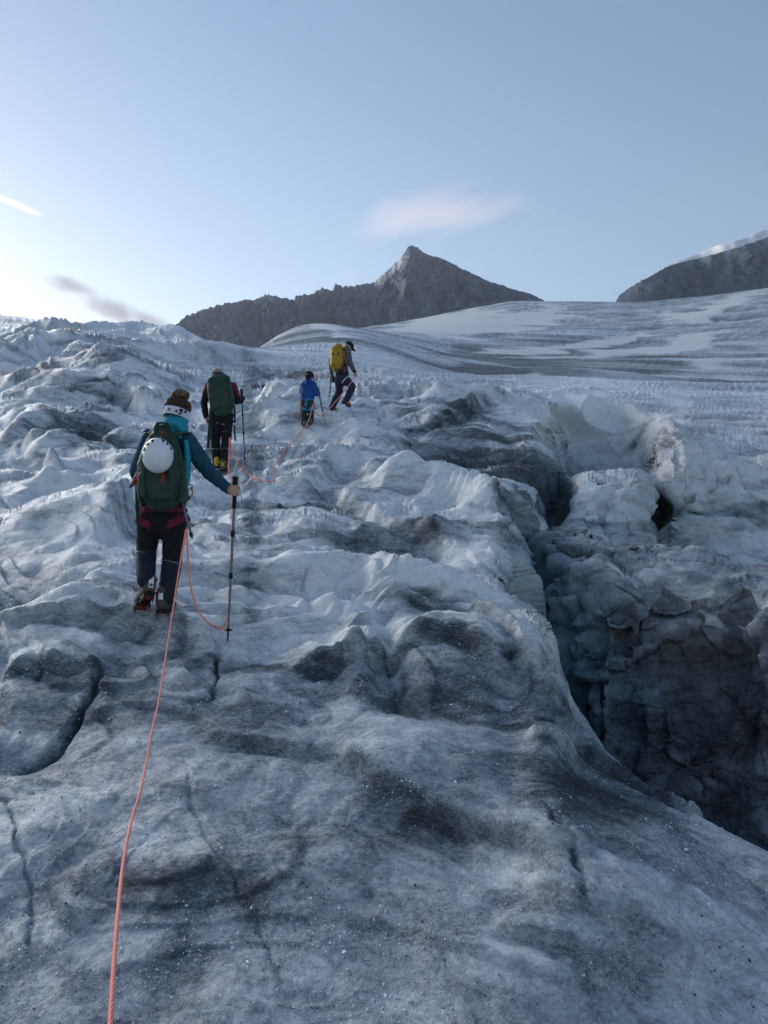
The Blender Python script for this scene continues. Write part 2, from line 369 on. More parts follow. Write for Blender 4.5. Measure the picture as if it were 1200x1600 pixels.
def poly_dist(pts, R):
    """signed distance and end-taper of surface vertices to a ground polyline, for those within R"""
    pts = np.array(pts)
    m = (X > pts[:, 0].min()-R) & (X < pts[:, 0].max()+R) & (Y > pts[:, 1].min()-R) & (Y < pts[:, 1].max()+R)
    ii = np.nonzero(m)
    x = X[ii]; y = Y[ii]
    best = np.full(x.shape, 1e9, np.float32); sgn = np.ones_like(x); tt = np.zeros_like(x)
    L = np.concatenate([[0], np.cumsum(np.hypot(*np.diff(pts[:, :2], axis=0).T))])
    for k in range(len(pts)-1):
        ax, ay = pts[k, :2]; bx, by = pts[k+1, :2]
        dx, dy = bx-ax, by-ay; l2 = dx*dx+dy*dy+1e-9
        t = np.clip(((x-ax)*dx+(y-ay)*dy)/l2, 0, 1)
        ex = x-ax-t*dx; ey = y-ay-t*dy; d = np.hypot(ex, ey)
        w = d < best
        best[w] = d[w]; tt[w] = (L[k]+t[w]*(L[k+1]-L[k]))/L[-1]
        sgn[w] = np.sign(dx*ey-dy*ex)[w]
    return ii, best*sgn, tt
for kind, pts, A, w1, w2, dirt_shade in FEAT:
    W = [hit(*p) for p in pts]
    # densify
    Q = []
    for a, b in zip(W[:-1], W[1:]):
        for t in np.linspace(0, 1, 5)[:-1]: Q.append(a*(1-t)+b*t)
    Q.append(W[-1])
    Q = np.array(Q)
    if len(Q) > 8:
        Qs = Q.copy()
        for it in range(3): Qs[1:-1] = (Qs[:-2]+2*Qs[1:-1]+Qs[2:])/4
        Q = Qs
    if kind == 'crease': w1 *= .45; w2 *= .45; A *= .6
    R = 4*max(w1, w2)
    ii, s, t = poly_dist(Q, R)
    # positive side = the side further from the camera
    dirn = Q[-1]-Q[0]; mid = Q[len(Q)//2]
    if dirn[0]*mid[1]-dirn[1]*mid[0] < 0: s = -s
    fs = max(w1*(9 if kind == 'crease' else 5), w2*1.1)      # wobble so that the traced lines are not clean curves
    wv = fbm(X[ii]/fs, Y[ii]/fs, 3.0+A*10, 3)
    s = s+wv*(1.6*w1 if kind == 'crease' else 1.0*w1)
    tp = sstep(0, .18, t)*sstep(0, .18, 1-t)*np.clip(1+0.6*wv, .3, 1.6)
    if kind == 'crease':
        g = np.exp(-(s/w1)**2); DZ[ii] -= A*tp*g; DIRT_SHADE[ii] += .55*dirt_shade*tp*np.exp(-(s/(w1*1.0))**2)  # creases darkened: dirt plus the shade of the gap, both as colour
    elif kind == 'ridge':
        g = np.where(s > 0, np.exp(-(s/w2)**2), np.exp(-(s/w1)**2)); DZ[ii] += A*tp*g
        DIRT_SHADE[ii] += dirt_shade*tp*g
    else:
        g = np.where(s > 0, np.exp(-s/w2), 0)*1.0+np.where(s <= 0, 1-sstep(0, w1, -s), 0)
        und = np.exp(-((s+1.3*w1)/(1.0*w1))**2)
        DZ[ii] += A*tp*(g-0.25*und); DIRT_SHADE[ii] += .7*dirt_shade*tp*np.exp(-((s+.8*w1)/(1.1*w1))**2)  # undercut shade painted in with the dirt below the lip

# smooth swellings
for px, py, rx, ry, A in [(620,1205,.42,.42,.10),(330,1230,.4,.3,.05),(60,1180,.3,.25,-.10),(700,700,2.0,2.0,-.35),(600,880,.9,.7,-.12),
                          (110,690,1.3,1.6,-.5),(450,870,.8,.8,.06),(1000,1420,.4,.4,.05),(800,1560,.35,.3,.05),(80,850,.8,.8,.15),(640,930,.6,.6,.08),
                          (1060,1020,.55,.7,-.5),(1110,1010,.25,.3,-.5),(1095,1100,.4,.35,.25)]:
    c = hit(px, py); DZ += A*np.exp(-(((X-c[0])/rx)**2+((Y-c[1])/ry)**2))

# ---- put more rows where the sculpted ledges are steep
_e = (ZB+DZ)/Y
_st = np.sqrt((np.diff(_e, axis=0)*F*.64*.9)**2+(np.diff(np.log(Y), axis=0)*45)**2)
_st = np.minimum(_st, 14)*np.where(Y[1:] < 1.5, .12, np.where(Y[1:] < 2.25, .3, 1.0))
_hid = (_e[1:] < np.maximum.accumulate(_e, axis=0)[1:]-.03); _st *= np.where(_hid, .3, 1)
_st = blur(blur(_st.astype(np.float32), 9, 1), 2, 0)
_cm = np.concatenate([np.zeros((1, NC), np.float32), np.cumsum(_st, 0)], 0)
_LY = np.log(Y); nY = np.empty_like(Y); nZ = np.empty_like(Y); nD = np.empty_like(Y); nR = np.empty_like(Y)
for c in range(NC):
    ly = np.interp(np.linspace(0, _cm[-1, c], NRW), _cm[:, c], _LY[:, c])
    nY[:, c] = np.exp(ly); nZ[:, c] = np.interp(ly, _LY[:, c], EY.T[:, c]); nD[:, c] = np.interp(ly, _LY[:, c], DZ[:, c]); nR[:, c] = np.interp(ly, _LY[:, c], DIRT_SHADE[:, c])
Y = nY; X = TX*Y; ZB = nZ*Y; PY = 800-nZ*F; DZ = nD; DIRT_SHADE = nR

# ---- procedural relief
spx = Y*(1280/800)/F                      # lateral vertex spacing, m
dYr = np.abs(np.gradient(Y, axis=0))
sp = np.maximum(spx, 0.85*blur(blur(dYr, 24, 1), 4, 0))      # local sampling distance: finer relief is left to the material
def oct_w(lam): return sstep(2.2, 5.5, lam/sp)
crev = np.where((PX > 790), 1.0, sstep(745, 800, PX))*sstep(4.6, 5.6, Y+(PX-900)*0.004)*(1-sstep(21, 26, Y))   # in the crevasse
depth_below = np.clip((np.interp(PX.ravel(), [760, 900, 1200], [0, 1, 1]).reshape(PX.shape)), 0, 1)
near = 1-sstep(3.6, 5.2, Y+0.25*noise3(X*.8, Y*.8, 9))
ca, sa = math.cos(math.radians(-24)), math.sin(math.radians(-24))
U = X*ca+Y*sa; V = -X*sa+Y*ca             # flow frame of the ice
wx = fbm(X*.35, Y*.35, 1.0, 3); wy = fbm(X*.35, Y*.35, 5.0, 3)
def billow(u, v, z): return np.abs(noise3(u, v, z))*2-0.45
REL = np.zeros_like(X)
far_ice = sstep(85, 140, Y)
for lam, amp, an, k in [(30, 1.2, 2.2, 1), (11, .34, 2.2, 2), (4.2, .20, 2.4, 3), (1.9, .14, 2.4, 4), (.85, .085, 2.2, 5), (.42, .052, 1.7, 6), (.19, .021, 1.5, 7), (.085, .008, 1.2, 8)]:
    if lam > 20: ampf = amp*sstep(45, 90, Y)
    elif lam > 8: ampf = amp*sstep(22, 45, Y)
    elif lam > 3: ampf = amp*sstep(8, 16, Y)*(1-.55*sstep(28, 50, Y))
    else: ampf = amp*(1-(.72 if lam > .3 else .45)*near)
    w = oct_w(lam)*ampf*(1+0.8*noise3(X/(lam*4), Y/(lam*4), k*3.3))*(1-.9*far_ice)
    if lam < 3: w = w*(1-.5*sstep(30, 55, Y))*(1-.85*sstep(22, 32, Y)*sstep(720, 860, PX))
    if w.max() < 1e-5: continue
    b = billow((U+wx*1.5*min(lam, 3))/(lam*an), (V+wy*1.2*min(lam, 3))/lam, k*7.7)
    b = 0.72*b+0.4*noise3(U/(lam*an)*1.3, V/lam*1.3, k*2.1+40)
    REL += w*b
# curved ledges where the layered ice has melted back in steps
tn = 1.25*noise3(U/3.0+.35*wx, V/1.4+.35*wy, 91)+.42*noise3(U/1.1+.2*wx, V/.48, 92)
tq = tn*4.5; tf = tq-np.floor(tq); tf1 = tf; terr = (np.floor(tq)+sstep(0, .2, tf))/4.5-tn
REL += terr*(.30-.21*near)*oct_w(.7)*(1-sstep(14, 26, Y))*np.clip(.75+.9*noise3(X*.4, Y*.4, 93), 0, 1.4)
tq = (1.2*noise3(U/9+.3*wx, V/4.5, 94)+.3*noise3(U/3.3, V/1.6, 95))*4; tf = tq-np.floor(tq)
REL += ((np.floor(tq)+sstep(0, .25, tf))-tq)/4*.9*sstep(14, 26, Y)*(1-sstep(60, 85, Y))*oct_w(1.6)*(1-.85*sstep(22, 32, Y)*sstep(720, 860, PX))
# broken icefall texture in the distance: narrow transverse crevasses
fw = far_ice*(1-sstep(1100, 1400, Y))
wfx = fbm(X/130, Y/130, 51, 3); serac = .5-np.abs(noise3((X+60*wfx)/75, (Y+40*wfx)/12, 21))*1.6
rough_far = np.clip(fbm(X/160, Y/160, 8, 3)*1.3+.45+0.5*sstep(650, 1000, PX)*(1-sstep(110, 260, Y))+.4*np.exp(-((PX-540)/110)**2)*(1-sstep(200, 330, Y)), 0, 1)
REL += fw*(.35+rough_far)*(1.6*serac*oct_w(9)+1.0*noise3(X/40, Y/9, 31)*oct_w(8)+2.2*noise3(X/120, Y/40, 33)+.7*billow(X/18, Y/7, 35)*oct_w(6)+.35*noise3(X/6, Y/3, 36)*oct_w(3))*(0.35+np.minimum(Y, 800)/1100)
REL += fw*(.4+rough_far)*(1.5*billow((X+30*wfx)/26, Y/30, 37)*oct_w(16)+.9*billow((X+20*wfx)/10, Y/13, 38)*oct_w(8))*np.minimum(1, Y/250)
ZV = ZB+DZ+REL*(1-.35*crev)

# carry the vertices off the plain height field inside the crevasse: folds, scallops, overhangs along the normal
P3 = np.stack([X, Y, ZV], -1)
def normals(P3):
    du = np.gradient(P3, axis=1); dv = np.gradient(P3, axis=0)
    n = np.cross(du, dv); n /= np.linalg.norm(n, axis=-1, keepdims=True)+1e-12
    return n
N3 = normals(P3)
steep = sstep(.25, .7, 1-np.abs(N3[..., 2]))
cm = crev*(0.35+.65*steep)*oct_w(.5)
x, y, z = P3[..., 0], P3[..., 1], P3[..., 2]
wz = fbm(x*.7, y*.7, z*.7, 2)
fold = billow(x*.9+wz*.6, y*.9, z*.8+wz) * .30 + billow(x*2.1, y*2.1+wz, z*1.6) * .14 + billow(x*4.6+wz, y*4.6, z*3.6) * .05*oct_w(.25) + noise3(x*10, y*10, z*8)*.018*oct_w(.1)
strat = .6*np.sin((z+.22*wz+.06*noise3(x*3, y*3, z*3))*15)*.035*oct_w(.3)
def facets(p, size, seed):
    """broken ice: every cell of a random 3-D mosaic is cut by its own tilted plane"""
    q = p/size; b = np.floor(q).astype(np.int32); best = np.full(len(q), 9e9, np.float32); h = np.zeros(len(q), np.float32)
    for i in (-1, 0, 1):
        for j in (-1, 0, 1):
            for k in (-1, 0, 1):
                c = b+np.array([i, j, k]); hs = _p2[((c[:, 0] & 255) << 8)+(c[:, 1] & 255)].astype(np.int32); hs = _p2[(hs << 8)+((c[:, 2]+seed) & 255)].astype(np.int32)
                ctr = c+.5+.45*np.stack([_gx[hs], _gy[hs], _gz[hs]], -1); dv = (q-ctr).astype(np.float32); d2 = (dv*dv).sum(-1); w = d2 < best
                h2 = (hs*7+31) & 255; best[w] = d2[w]; h[w] = (dv[:, 0]*_gx[h2]+dv[:, 1]*_gy[h2]+dv[:, 2]*_gz[h2])[w]+.5*_gx[(h2[w]+77) & 255]
    return h*size, best
_cmk = cm > .02; _pp = P3[_cmk]+(.12*np.stack([wz, np.roll(wz, 9, 0), np.roll(wz, 17, 1)], -1))[_cmk]*np.array([1, 1, .8])
_fc = np.zeros_like(X); _fc[_cmk] = +.19*facets(_pp*np.array([1, 1, .75]), .95, 3)[0]+.24*facets(_pp, .38, 9)[0]
_smooth_wall = np.exp(-(((PX-925)/95)**2+((PY-670)/55)**2))*(Y > 15)
P3 = P3+N3*(((.55-.15*sstep(8.3, 9.5, Y))*fold*(1-.85*_smooth_wall)+strat*(1-_smooth_wall)+.085*np.sin((z+.35*wz)*10.5)*sstep(990, 1040, PX)*sstep(9, 10, Y)*(1-sstep(15, 18, Y))+_fc*(1-.95*_smooth_wall)*(1-.6*sstep(8.3, 9.5, Y))+.22*sstep(8.3, 9.5, Y)*billow(x*.55+wz*.4, y*.55, z*.6))*cm)[..., None]
# hollowed scallops with sharp ribs between them in the pale wall at the crevasse's far end
_wm = _smooth_wall > .03
_sc = facets(P3[_wm]*np.array([1, .55, .8])+.15*wz[_wm][:, None], 1.15, 6)[1]
_pw = P3[_wm]; _pw[:, 1] += 1.5*sstep(.03, .5, _smooth_wall[_wm])*(.5-np.minimum(_sc, .75)); P3[_wm] = _pw
N3 = normals(P3)
ZV = P3[..., 2]
Zsm = ZB+DZ

# ---- what lies on the ice: dirt with painted shade, blue ice, snow, brown silt  (R, G, B, A)
Xm = X+.45*Zsm; Ym = Y+.8*Zsm; U = U+.4*Zsm; V = V+1.1*Zsm       # so that steep faces do not smear
def fbm_lod(u, v, seed, lam, oct, an):
    s = 0; n = .03
    for k in range(oct):
        w = oct_w(lam*1.3)*.68**k; s = s+w*noise3(u/(lam*an)+k*7.7, v/lam-k*3.1, seed+k); n = n+w*w; lam *= .5
    return s/np.sqrt(n)*1.05
mott = fbm_lod(Xm+.5*wx, Ym+.5*wy, 60, 1.5, 5, 1.2); fine = fbm_lod(U+.2*wx, V+.2*wy, 61, .7, 5, 3.0)
foot = sstep(2.2, 5.5, Y)
ny = 1-sstep(22, 60, Y); fy = 1-ny
mott = mott*ny+fy*fbm(X/28+.5*wx, Y/20, 66, 3); fine = fine*ny+fy*.8*fbm(X/34, Y/9, 67, 2)
wq = fbm(Xm*2.5, Ym*2.5, 64, 3)
streak = fbm_lod(U+.25*wx+.2*wq, V+.3*wy+.1*wq, 65, .6, 5, 7.5)
streak = streak*ny
D = DIRT_SHADE+(.32-.12*near)*mott+(.24-.08*near)*fine+(.38-.18*near)*streak
D += .37*near+.17*(1-near)
D += .26*np.exp(-((tf1-.10)/.12)**2)*(1-.5*near)*ny*np.clip(.6+.9*mott, 0, 1.4)      # darker bands along the steps of the ledges
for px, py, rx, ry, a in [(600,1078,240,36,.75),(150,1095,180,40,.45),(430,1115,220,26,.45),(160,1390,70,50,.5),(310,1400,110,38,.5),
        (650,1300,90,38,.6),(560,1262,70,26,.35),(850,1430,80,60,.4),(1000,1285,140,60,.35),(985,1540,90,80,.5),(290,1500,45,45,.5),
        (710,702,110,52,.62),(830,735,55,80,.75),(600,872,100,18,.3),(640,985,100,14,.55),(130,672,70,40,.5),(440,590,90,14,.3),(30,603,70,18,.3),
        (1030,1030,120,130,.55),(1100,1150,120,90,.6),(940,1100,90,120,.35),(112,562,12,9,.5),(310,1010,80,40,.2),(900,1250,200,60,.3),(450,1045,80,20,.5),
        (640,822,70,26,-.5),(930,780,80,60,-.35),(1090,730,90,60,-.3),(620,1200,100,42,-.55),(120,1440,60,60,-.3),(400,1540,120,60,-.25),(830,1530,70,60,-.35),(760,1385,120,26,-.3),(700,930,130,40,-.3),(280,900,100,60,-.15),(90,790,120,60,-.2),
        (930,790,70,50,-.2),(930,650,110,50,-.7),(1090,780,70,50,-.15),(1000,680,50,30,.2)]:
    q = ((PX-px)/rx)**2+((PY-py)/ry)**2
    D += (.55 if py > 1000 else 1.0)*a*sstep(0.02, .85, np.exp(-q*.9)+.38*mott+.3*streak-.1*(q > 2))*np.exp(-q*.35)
D += .26*far_ice
D += crev*sstep(-.05, .5, steep)*.22*np.clip(.6+fbm(x*.9, y*.9, z*.9+2, 3), 0, 1.5)+crev*np.exp(-(((PX-1080)/210)**2+((PY-1060)/150)**2))*.42+crev*.08*(Y < 9)-crev*.30*sstep(8.8, 9.8, Y)  # wall darkening: real dirt together with crevasse shade put into the colour
_lay = np.sin((z+.35*wz)*10.5+.6*mott)
D += crev*sstep(9, 10, Y)*(1-sstep(17, 20, Y))*(.34*np.exp(-((_lay+1)/.45)**2)*sstep(980, 1040, PX)+.20*np.clip(fine+.6*streak, 0, 1)+.10)
BLUE = np.zeros_like(X)
BLUE += crev*sstep(-.1, .5, steep)*np.clip(.5+.9*fbm(x*.5, y*.5, z*.5+9, 2), 0, 1)
for px, py, rx, ry, a in [(842,870,22,70,1.0),(930,1000,60,80,.5),(1100,790,80,40,.9),(1150,860,60,30,.7),(910,690,60,40,.5),(20,560,40,14,.6)]:
    BLUE += a*np.exp(-(((PX-px)/rx)**2+((PY-py)/ry)**2))*(Y > 5)
BLUE *= (1-.5*_smooth_wall)*(1-.35*sstep(8.8, 9.8, Y))
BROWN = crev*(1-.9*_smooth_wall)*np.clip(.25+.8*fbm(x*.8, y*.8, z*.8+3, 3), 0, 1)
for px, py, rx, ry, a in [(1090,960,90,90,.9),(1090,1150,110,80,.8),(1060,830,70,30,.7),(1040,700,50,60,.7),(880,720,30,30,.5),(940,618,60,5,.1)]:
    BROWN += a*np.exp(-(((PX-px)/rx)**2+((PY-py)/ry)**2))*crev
# far snow patches and silt bands, outlined on the ground
SN = np.zeros_like(X); SILT = np.zeros_like(X)
def inpoly(pts, soft):
    """soft inside mask of a ground patch outlined by photograph rows at given columns: [(px, py_top, py_bottom)]"""
    p = np.array(pts, float)
    top = np.interp(PX, p[:, 0], p[:, 1]); bot = np.interp(PX, p[:, 0], p[:, 2])
    nz = fbm(X/60, Y/60, 71, 4)*soft*3.2
    h = np.minimum(PY+nz-top, bot-PY-nz)
    return sstep(-soft*.6, soft*1.0, h)*sstep(p[0, 0]-6, p[0, 0]+26, PX+nz*4)*(1-sstep(p[-1, 0]-28, p[-1, 0]+6, PX+nz*4))*(Y > 70)
for pts, soft, a in [
    ([(590,515,516),(640,497,520),(700,488,521),(745,484,524),(800,488,520),(850,478,510),(885,476,495),(900,482,490)], 4, 1.0),
    ([(735,551,553),(800,546,554),(900,537,548),(980,523,535),(1005,516,522)], 2.5, .9),
    ([(770,560,561),(860,555,560),(950,548,557),(1040,533,549),(1120,515,536),(1150,510,520)], 2.5, .95),
    ([(1010,500,500.5),(1040,488,504),(1100,480,500),(1150,462,478),(1200,445,458),(1260,430,440)], 3, .85),
    ([(1060,573,574),(1100,565,573),(1200,556,570),(1260,550,570)], 2.5, .7),
    ([(735,590,591),(790,587,595),(840,586,591),(850,587,589)], 1.5, .9),
    ([(600,517,520),(680,522,526),(740,524,527)], 2, .7),
    ([(425,540,541),(440,505,524),(470,486,512),(500,490,516),(530,508,526),(548,520,526)], 3, 1.0)]:
    SN = np.maximum(SN, a*inpoly(pts, soft))
for pts, soft, a in [([(660,560,600),(720,545,600),(800,545,606),(900,540,600),(960,533,588),(1040,534,572),(1080,548,562),(1140,553,556)], 7, .9),
    ([(640,500,508),(700,503,508),(770,502,506),(800,505,508)], 2, .7), ([(436,520,545),(470,512,536),(510,516,535),(545,525,538)], 4, .55),
    ([(700,580,615),(760,590,618),(800,598,620)], 6, .4)]:
    SILT = np.maximum(SILT, a*inpoly(pts, soft)*np.clip(.85+.5*fbm(X/90, Y/25, 74, 3), 0, 1))
band = fbm(X/220, Y/42, 77, 4)
D += far_ice*(.40*SILT+.22*band)
SN = np.maximum(SN, far_ice*sstep(.35, .7, fbm(X/150, Y/50, 79, 3))*.4)
D -= .4*SN
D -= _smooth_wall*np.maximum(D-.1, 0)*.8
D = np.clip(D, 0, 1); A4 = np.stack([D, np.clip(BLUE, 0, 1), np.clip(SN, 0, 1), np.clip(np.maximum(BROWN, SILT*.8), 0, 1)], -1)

# ---- ice material
m = NT('glacier_ice'); t = m.t
geo = m.n('ShaderNodeNewGeometry'); pos = geo.outputs['Position']
at = m.n('ShaderNodeAttribute', attribute_name='cover')
sepc = m.n('ShaderNodeSeparateColor'); m.l(at.outputs['Color'], sepc.inputs[0])
dirt_shade, blue, snow = sepc.outputs[0], sepc.outputs[1], sepc.outputs[2]
at2 = m.n('ShaderNodeAttribute', attribute_name='silt'); brown = at2.outputs['Fac']
sc1 = m.n('ShaderNodeVectorMath', operation='MULTIPLY'); m.l(pos, sc1.inputs[0]); sc1.inputs[1].default_value = (1, 1, 2.2)
nA = m.noise(sc1.outputs[0], 7.0, 6, .65, .6); nB = m.noise(sc1.outputs[0], 38.0, 5, .7); nC = m.noise(pos, 240, 3, .7)
sc2 = m.n('ShaderNodeVectorMath', operation='MULTIPLY'); m.l(pos, sc2.inputs[0]); sc2.inputs[1].default_value = (1, .45, 1.5)
nF = m.noise(sc2.outputs[0], .42, 6, .62, .5)
d1 = m.math('ADD', dirt_shade, m.math('MULTIPLY', m.math('SUBTRACT', nA, .5), 1.0))
d1 = m.math('ADD', d1, m.math('MULTIPLY', m.math('SUBTRACT', nF, .5), .7))
d1 = m.math('ADD', d1, m.math('MULTIPLY', m.math('SUBTRACT', nB, .5), .9))
d1 = m.math('ADD', d1, m.math('MULTIPLY', m.math('SUBTRACT', nC, .5), .7), clamp=False)
nS = m.noise(pos, 120, 2, .8); nT = m.noise(pos, 420, 1, .5)
gr = m.math('ADD', m.math('MULTIPLY', nS, .55), m.math('MULTIPLY', nT, .45))
# grains of dirt: the dirtier the ice, the more of them; between them the ice keeps its own tone
thr = m.math('SUBTRACT', .74, m.math('MULTIPLY', d1, .36))
spk = m.math('MULTIPLY', m.math('SUBTRACT', gr, thr), 9.0, True)
ice = m.ramp(d1, [(0.0, (.80, .82, .84)), (.22, (.57, .595, .625)), (.48, (.34, .37, .41)), (.78, (.172, .195, .232)), (1.0, (.085, .097, .117))])
ice = m.mix(m.math('MULTIPLY', spk, .75), ice, (.060, .064, .072))
ice = m.mix(m.math('MULTIPLY', blue, .6), ice, (.21, .35, .43))
ice2 = m.mix(m.math('MULTIPLY', m.math('MULTIPLY', brown, m.math('ADD', nA, .1)), .7), ice, (.215, .19, .18))
blk = m.math('MULTIPLY', m.math('SUBTRACT', d1, .95, True), 3.0, True)
c = m.mix(blk, ice2, (.035, .034, .036))
c = m.mix(m.math('MULTIPLY', snow, .95), c, (.85, .79, .755))
m.l(c, m.b.inputs['Base Color'])
rg = m.ramp(nB, [(.3, .28), (.7, .65)])
m.l(rg, m.b.inputs['Roughness']); m.b.inputs['IOR'].default_value = 1.31
m.l(m.ramp(d1, [(.2, .42), (.7, .06)]), m.b.inputs['Specular IOR Level'])
bh = m.math('ADD', m.math('MULTIPLY', nB, .55), m.math('MULTIPLY', nC, .30))
b1 = m.bump(nA, .55, .06); b2 = m.bump(bh, .6, .02, b1)
m.l(b2, m.b.inputs['Normal'])
MAT_ICE = m.m

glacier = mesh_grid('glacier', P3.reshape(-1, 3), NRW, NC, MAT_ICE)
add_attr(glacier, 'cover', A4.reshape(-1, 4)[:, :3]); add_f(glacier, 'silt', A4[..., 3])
tag(glacier, kind='structure')

# ice sheet beside and behind the camera, joined to the edges of the sheet in view
thR = math.atan2(PXC[-1]-600, F); thL = 2*math.pi+math.atan2(PXC[0]-600, F)
na, sub = 90, 5
rows = np.arange(0, NRW, sub)
bR = P3[rows, -1]; bL = P3[rows, 0]
V4 = np.zeros((len(rows), na, 3), np.float32); C4 = np.zeros((len(rows), na, 4), np.float32)
rR = np.hypot(bR[:, 0], bR[:, 1]); rL = np.hypot(bL[:, 0], bL[:, 1])
for j in range(na):
    tq = j/(na-1); th = thR+(thL-thR)*tq; r = rR*(1-tq)+rL*tq
    k = math.sin(math.pi*tq)
    zb = bR[:, 2]*(1-tq)+bL[:, 2]*tq
    zback = -1.65-.10*r*max(0, -math.cos(th))+.16*r*max(0, math.cos(th))
    lump = .5*fbm(np.sin(th)*r/3, np.cos(th)*r/3, 4, 3)*np.minimum(1, r/6)*k
    V4[:, j, 0] = np.sin(th)*r; V4[:, j, 1] = np.cos(th)*r
    V4[:, j, 2] = zb*(1-sstep(0, .35, min(tq, 1-tq)))+zback*sstep(0, .35, min(tq, 1-tq))+lump
    C4[:, j, 0] = .35+.3*lump; 
V4[:, 0] = bR; V4[:, -1] = bL; C4[:, 0] = A4[rows, -1]; C4[:, -1] = A4[rows, 0]
side_ice = mesh_grid('glacier_surround', V4.reshape(-1, 3), len(rows), na, MAT_ICE)
add_attr(side_ice, 'cover', C4.reshape(-1, 4)[:, :3]); add_f(side_ice, 'silt', C4[..., 3]); tag(side_ice, kind='structure')

def ground(px, py, dmin=1.0):
    """point of the finished surface seen at a photograph pixel (first crossing along that column)"""
    c = int(round(float(col_of(px))))
    p = P3[:, max(c-1, 0):c+2].mean(1); yy = p[:, 1]
    e = p[:, 2]/yy; k = np.nonzero((yy > dmin) & (e >= (800-py)/F))[0]
    return Vector(p[k[0]]) if len(k) else Vector(p[-1])
def ground_z(x, y):
    """height of the finished surface under a point in view"""
    c = int(round(float(col_of(600+F*x/y))))
    p = P3[:, c]; return float(np.interp(y, p[:, 1], p[:, 2]))
# ================================================================== MOUNTAINS
m = NT('mountain_rock'); geo = m.n('ShaderNodeNewGeometry'); pos = geo.outputs['Position']
at = m.n('ShaderNodeAttribute', attribute_name='cover'); sepc = m.n('ShaderNodeSeparateColor'); m.l(at.outputs['Color'], sepc.inputs[0])
mp = m.n('ShaderNodeVectorMath', operation='MULTIPLY'); m.l(pos, mp.inputs[0]); mp.inputs[1].default_value = (1, 1, .35)
n1 = m.noise(mp.outputs[0], .035, 8, .68, .4); n2 = m.noise(pos, .16, 6, .7)
n12 = m.math('ADD', m.math('MULTIPLY', n1, .65), m.math('MULTIPLY', n2, .35))
rock = m.ramp(n12, [(.34, (.038, .052, .082)), (.5, (.07, .092, .134)), (.68, (.135, .165, .22))])
c = m.mix(sepc.outputs[0], rock, (.78, .76, .75))
m.l(c, m.b.inputs['Base Color']); m.b.inputs['Roughness'].default_value = .9
m.l(m.bump(n12, .6, 7.0), m.b.inputs['Normal'])
MAT_ROCK = m.m
m = NT('mountain_snow'); geo = m.n('ShaderNodeNewGeometry')
n1 = m.noise(geo.outputs['Position'], .05, 5, .6)
m.l(m.ramp(n1, [(.3, (.66, .67, .69)), (.7, (.8, .79, .78))]), m.b.inputs['Base Color']); m.b.inputs['Roughness'].default_value = .7
m.l(m.bump(n1, .5, 4.0), m.b.inputs['Normal'])
MAT_FARSNOW = m.m

def mountain(name, crest, base, dc, db, nu, nv, rough, seed, mat, back=500, spiky=0.0, amp=1.0, sharp=0.0):
    """a rock mass: crest and foot lines seen in the photograph, set at real distances, with ribs and gullies"""
    cp = np.array(crest, float); bp = np.array(base, float)
    us = np.linspace(cp[0, 0], cp[-1, 0], nu)
    ct = np.interp(us, cp[:, 0], cp[:, 1]); bt = np.interp(us, bp[:, 0], bp[:, 1])
    nz = fbm(us/9, us*0, seed, 4); ct = ct-spiky*np.interp(us, cp[:, 0], cp[:, 2])*np.abs(nz)*2
    dcr = dc+60*fbm(us/70, us*0+3, seed, 3); dba = db+50*fbm(us/60, us*0+7, seed, 3)
    C = np.stack([(us-600)*dcr/F, dcr, (800-ct)*dcr/F], -1)
    B = np.stack([(us-600)*dba/F, dba, (800-bt)*dba/F-12], -1)
    nf = int(nv*.8); rowsV = []
    for k in range(nv):
        if k < nf:
            t = k/(nf-1); zt = t**1.0
            p = B*(1-t)+C*t
            p[:, 2] = B[:, 2]*(1-zt)+C[:, 2]*zt
        else:
            s = (k-nf+1)/(nv-nf); p = C.copy(); p[:, 1] += back*s; p[:, 0] *= (1+back*s/dc); p[:, 2] -= (C[:, 2]-B[:, 2]+60)*s
        rowsV.append(p)
    V = np.stack(rowsV).astype(np.float32)
    t = np.minimum(np.arange(nv)/(nf-1), 1)[:, None]
    H = np.maximum(C[:, 2]-B[:, 2], 5)[None, :]
    x, z = V[..., 0], V[..., 2]
    wv = fbm(x/120, z/160, seed+2, 3)
    rib = (1-2*np.abs(noise3((x+.45*z+30*wv)/70, z/260, seed)))*1.0+(1-2*np.abs(noise3((x-.3*z+20*wv)/28, z/90, seed+4)))*.45+fbm(x/14, z/16, seed+5, 4)*.42+sharp*((1-2*np.abs(noise3((x+.5*z)/12, z/34, seed+6)))*.3+(1-2*np.abs(noise3((x-.2*z)/5, z/13, seed+7)))*.16)
    mask = np.minimum(1, 4*t*(1.02-t))**.6*np.minimum(1, H/120)
    V[..., 1] -= (rib*rough*mask).astype(np.float32)
    V[..., 2] += (fbm(x/16, z/20, seed+9, 3)*2.0*mask*amp).astype(np.float32)
    o = mesh_grid(name, V.reshape(-1, 3), nv, nu, mat)
    return o, V, t, us
crest = [(240,548,.2),(255,530,.6),(268,518,1),(290,497,1),(320,486,1),(350,478,1),(385,470,1),(395,472,1.2),(420,463,1.2),(440,467,1),(460,471,1),(463,464,1.2),(485,463,1.3),(500,454,1.3),(520,456,1),(524,446,1),(530,446,1),(536,452,1.3),(560,448,1),(585,442,.5),(600,429,.4),(620,409,.4),(632,395,.5),(638,386,.3),(643,384.5,.2),(652,388,.3),(668,399,.3),(690,405,.3),(720,421,.25),(760,440,.25),(800,452,.2),(830,460,.3),(845,468,.3),(856,479,.2)]
base = [(240,560),(400,556),(440,540),(540,522),(590,517),(640,502),(700,497),(740,489),(800,492),(845,481),(856,481)]
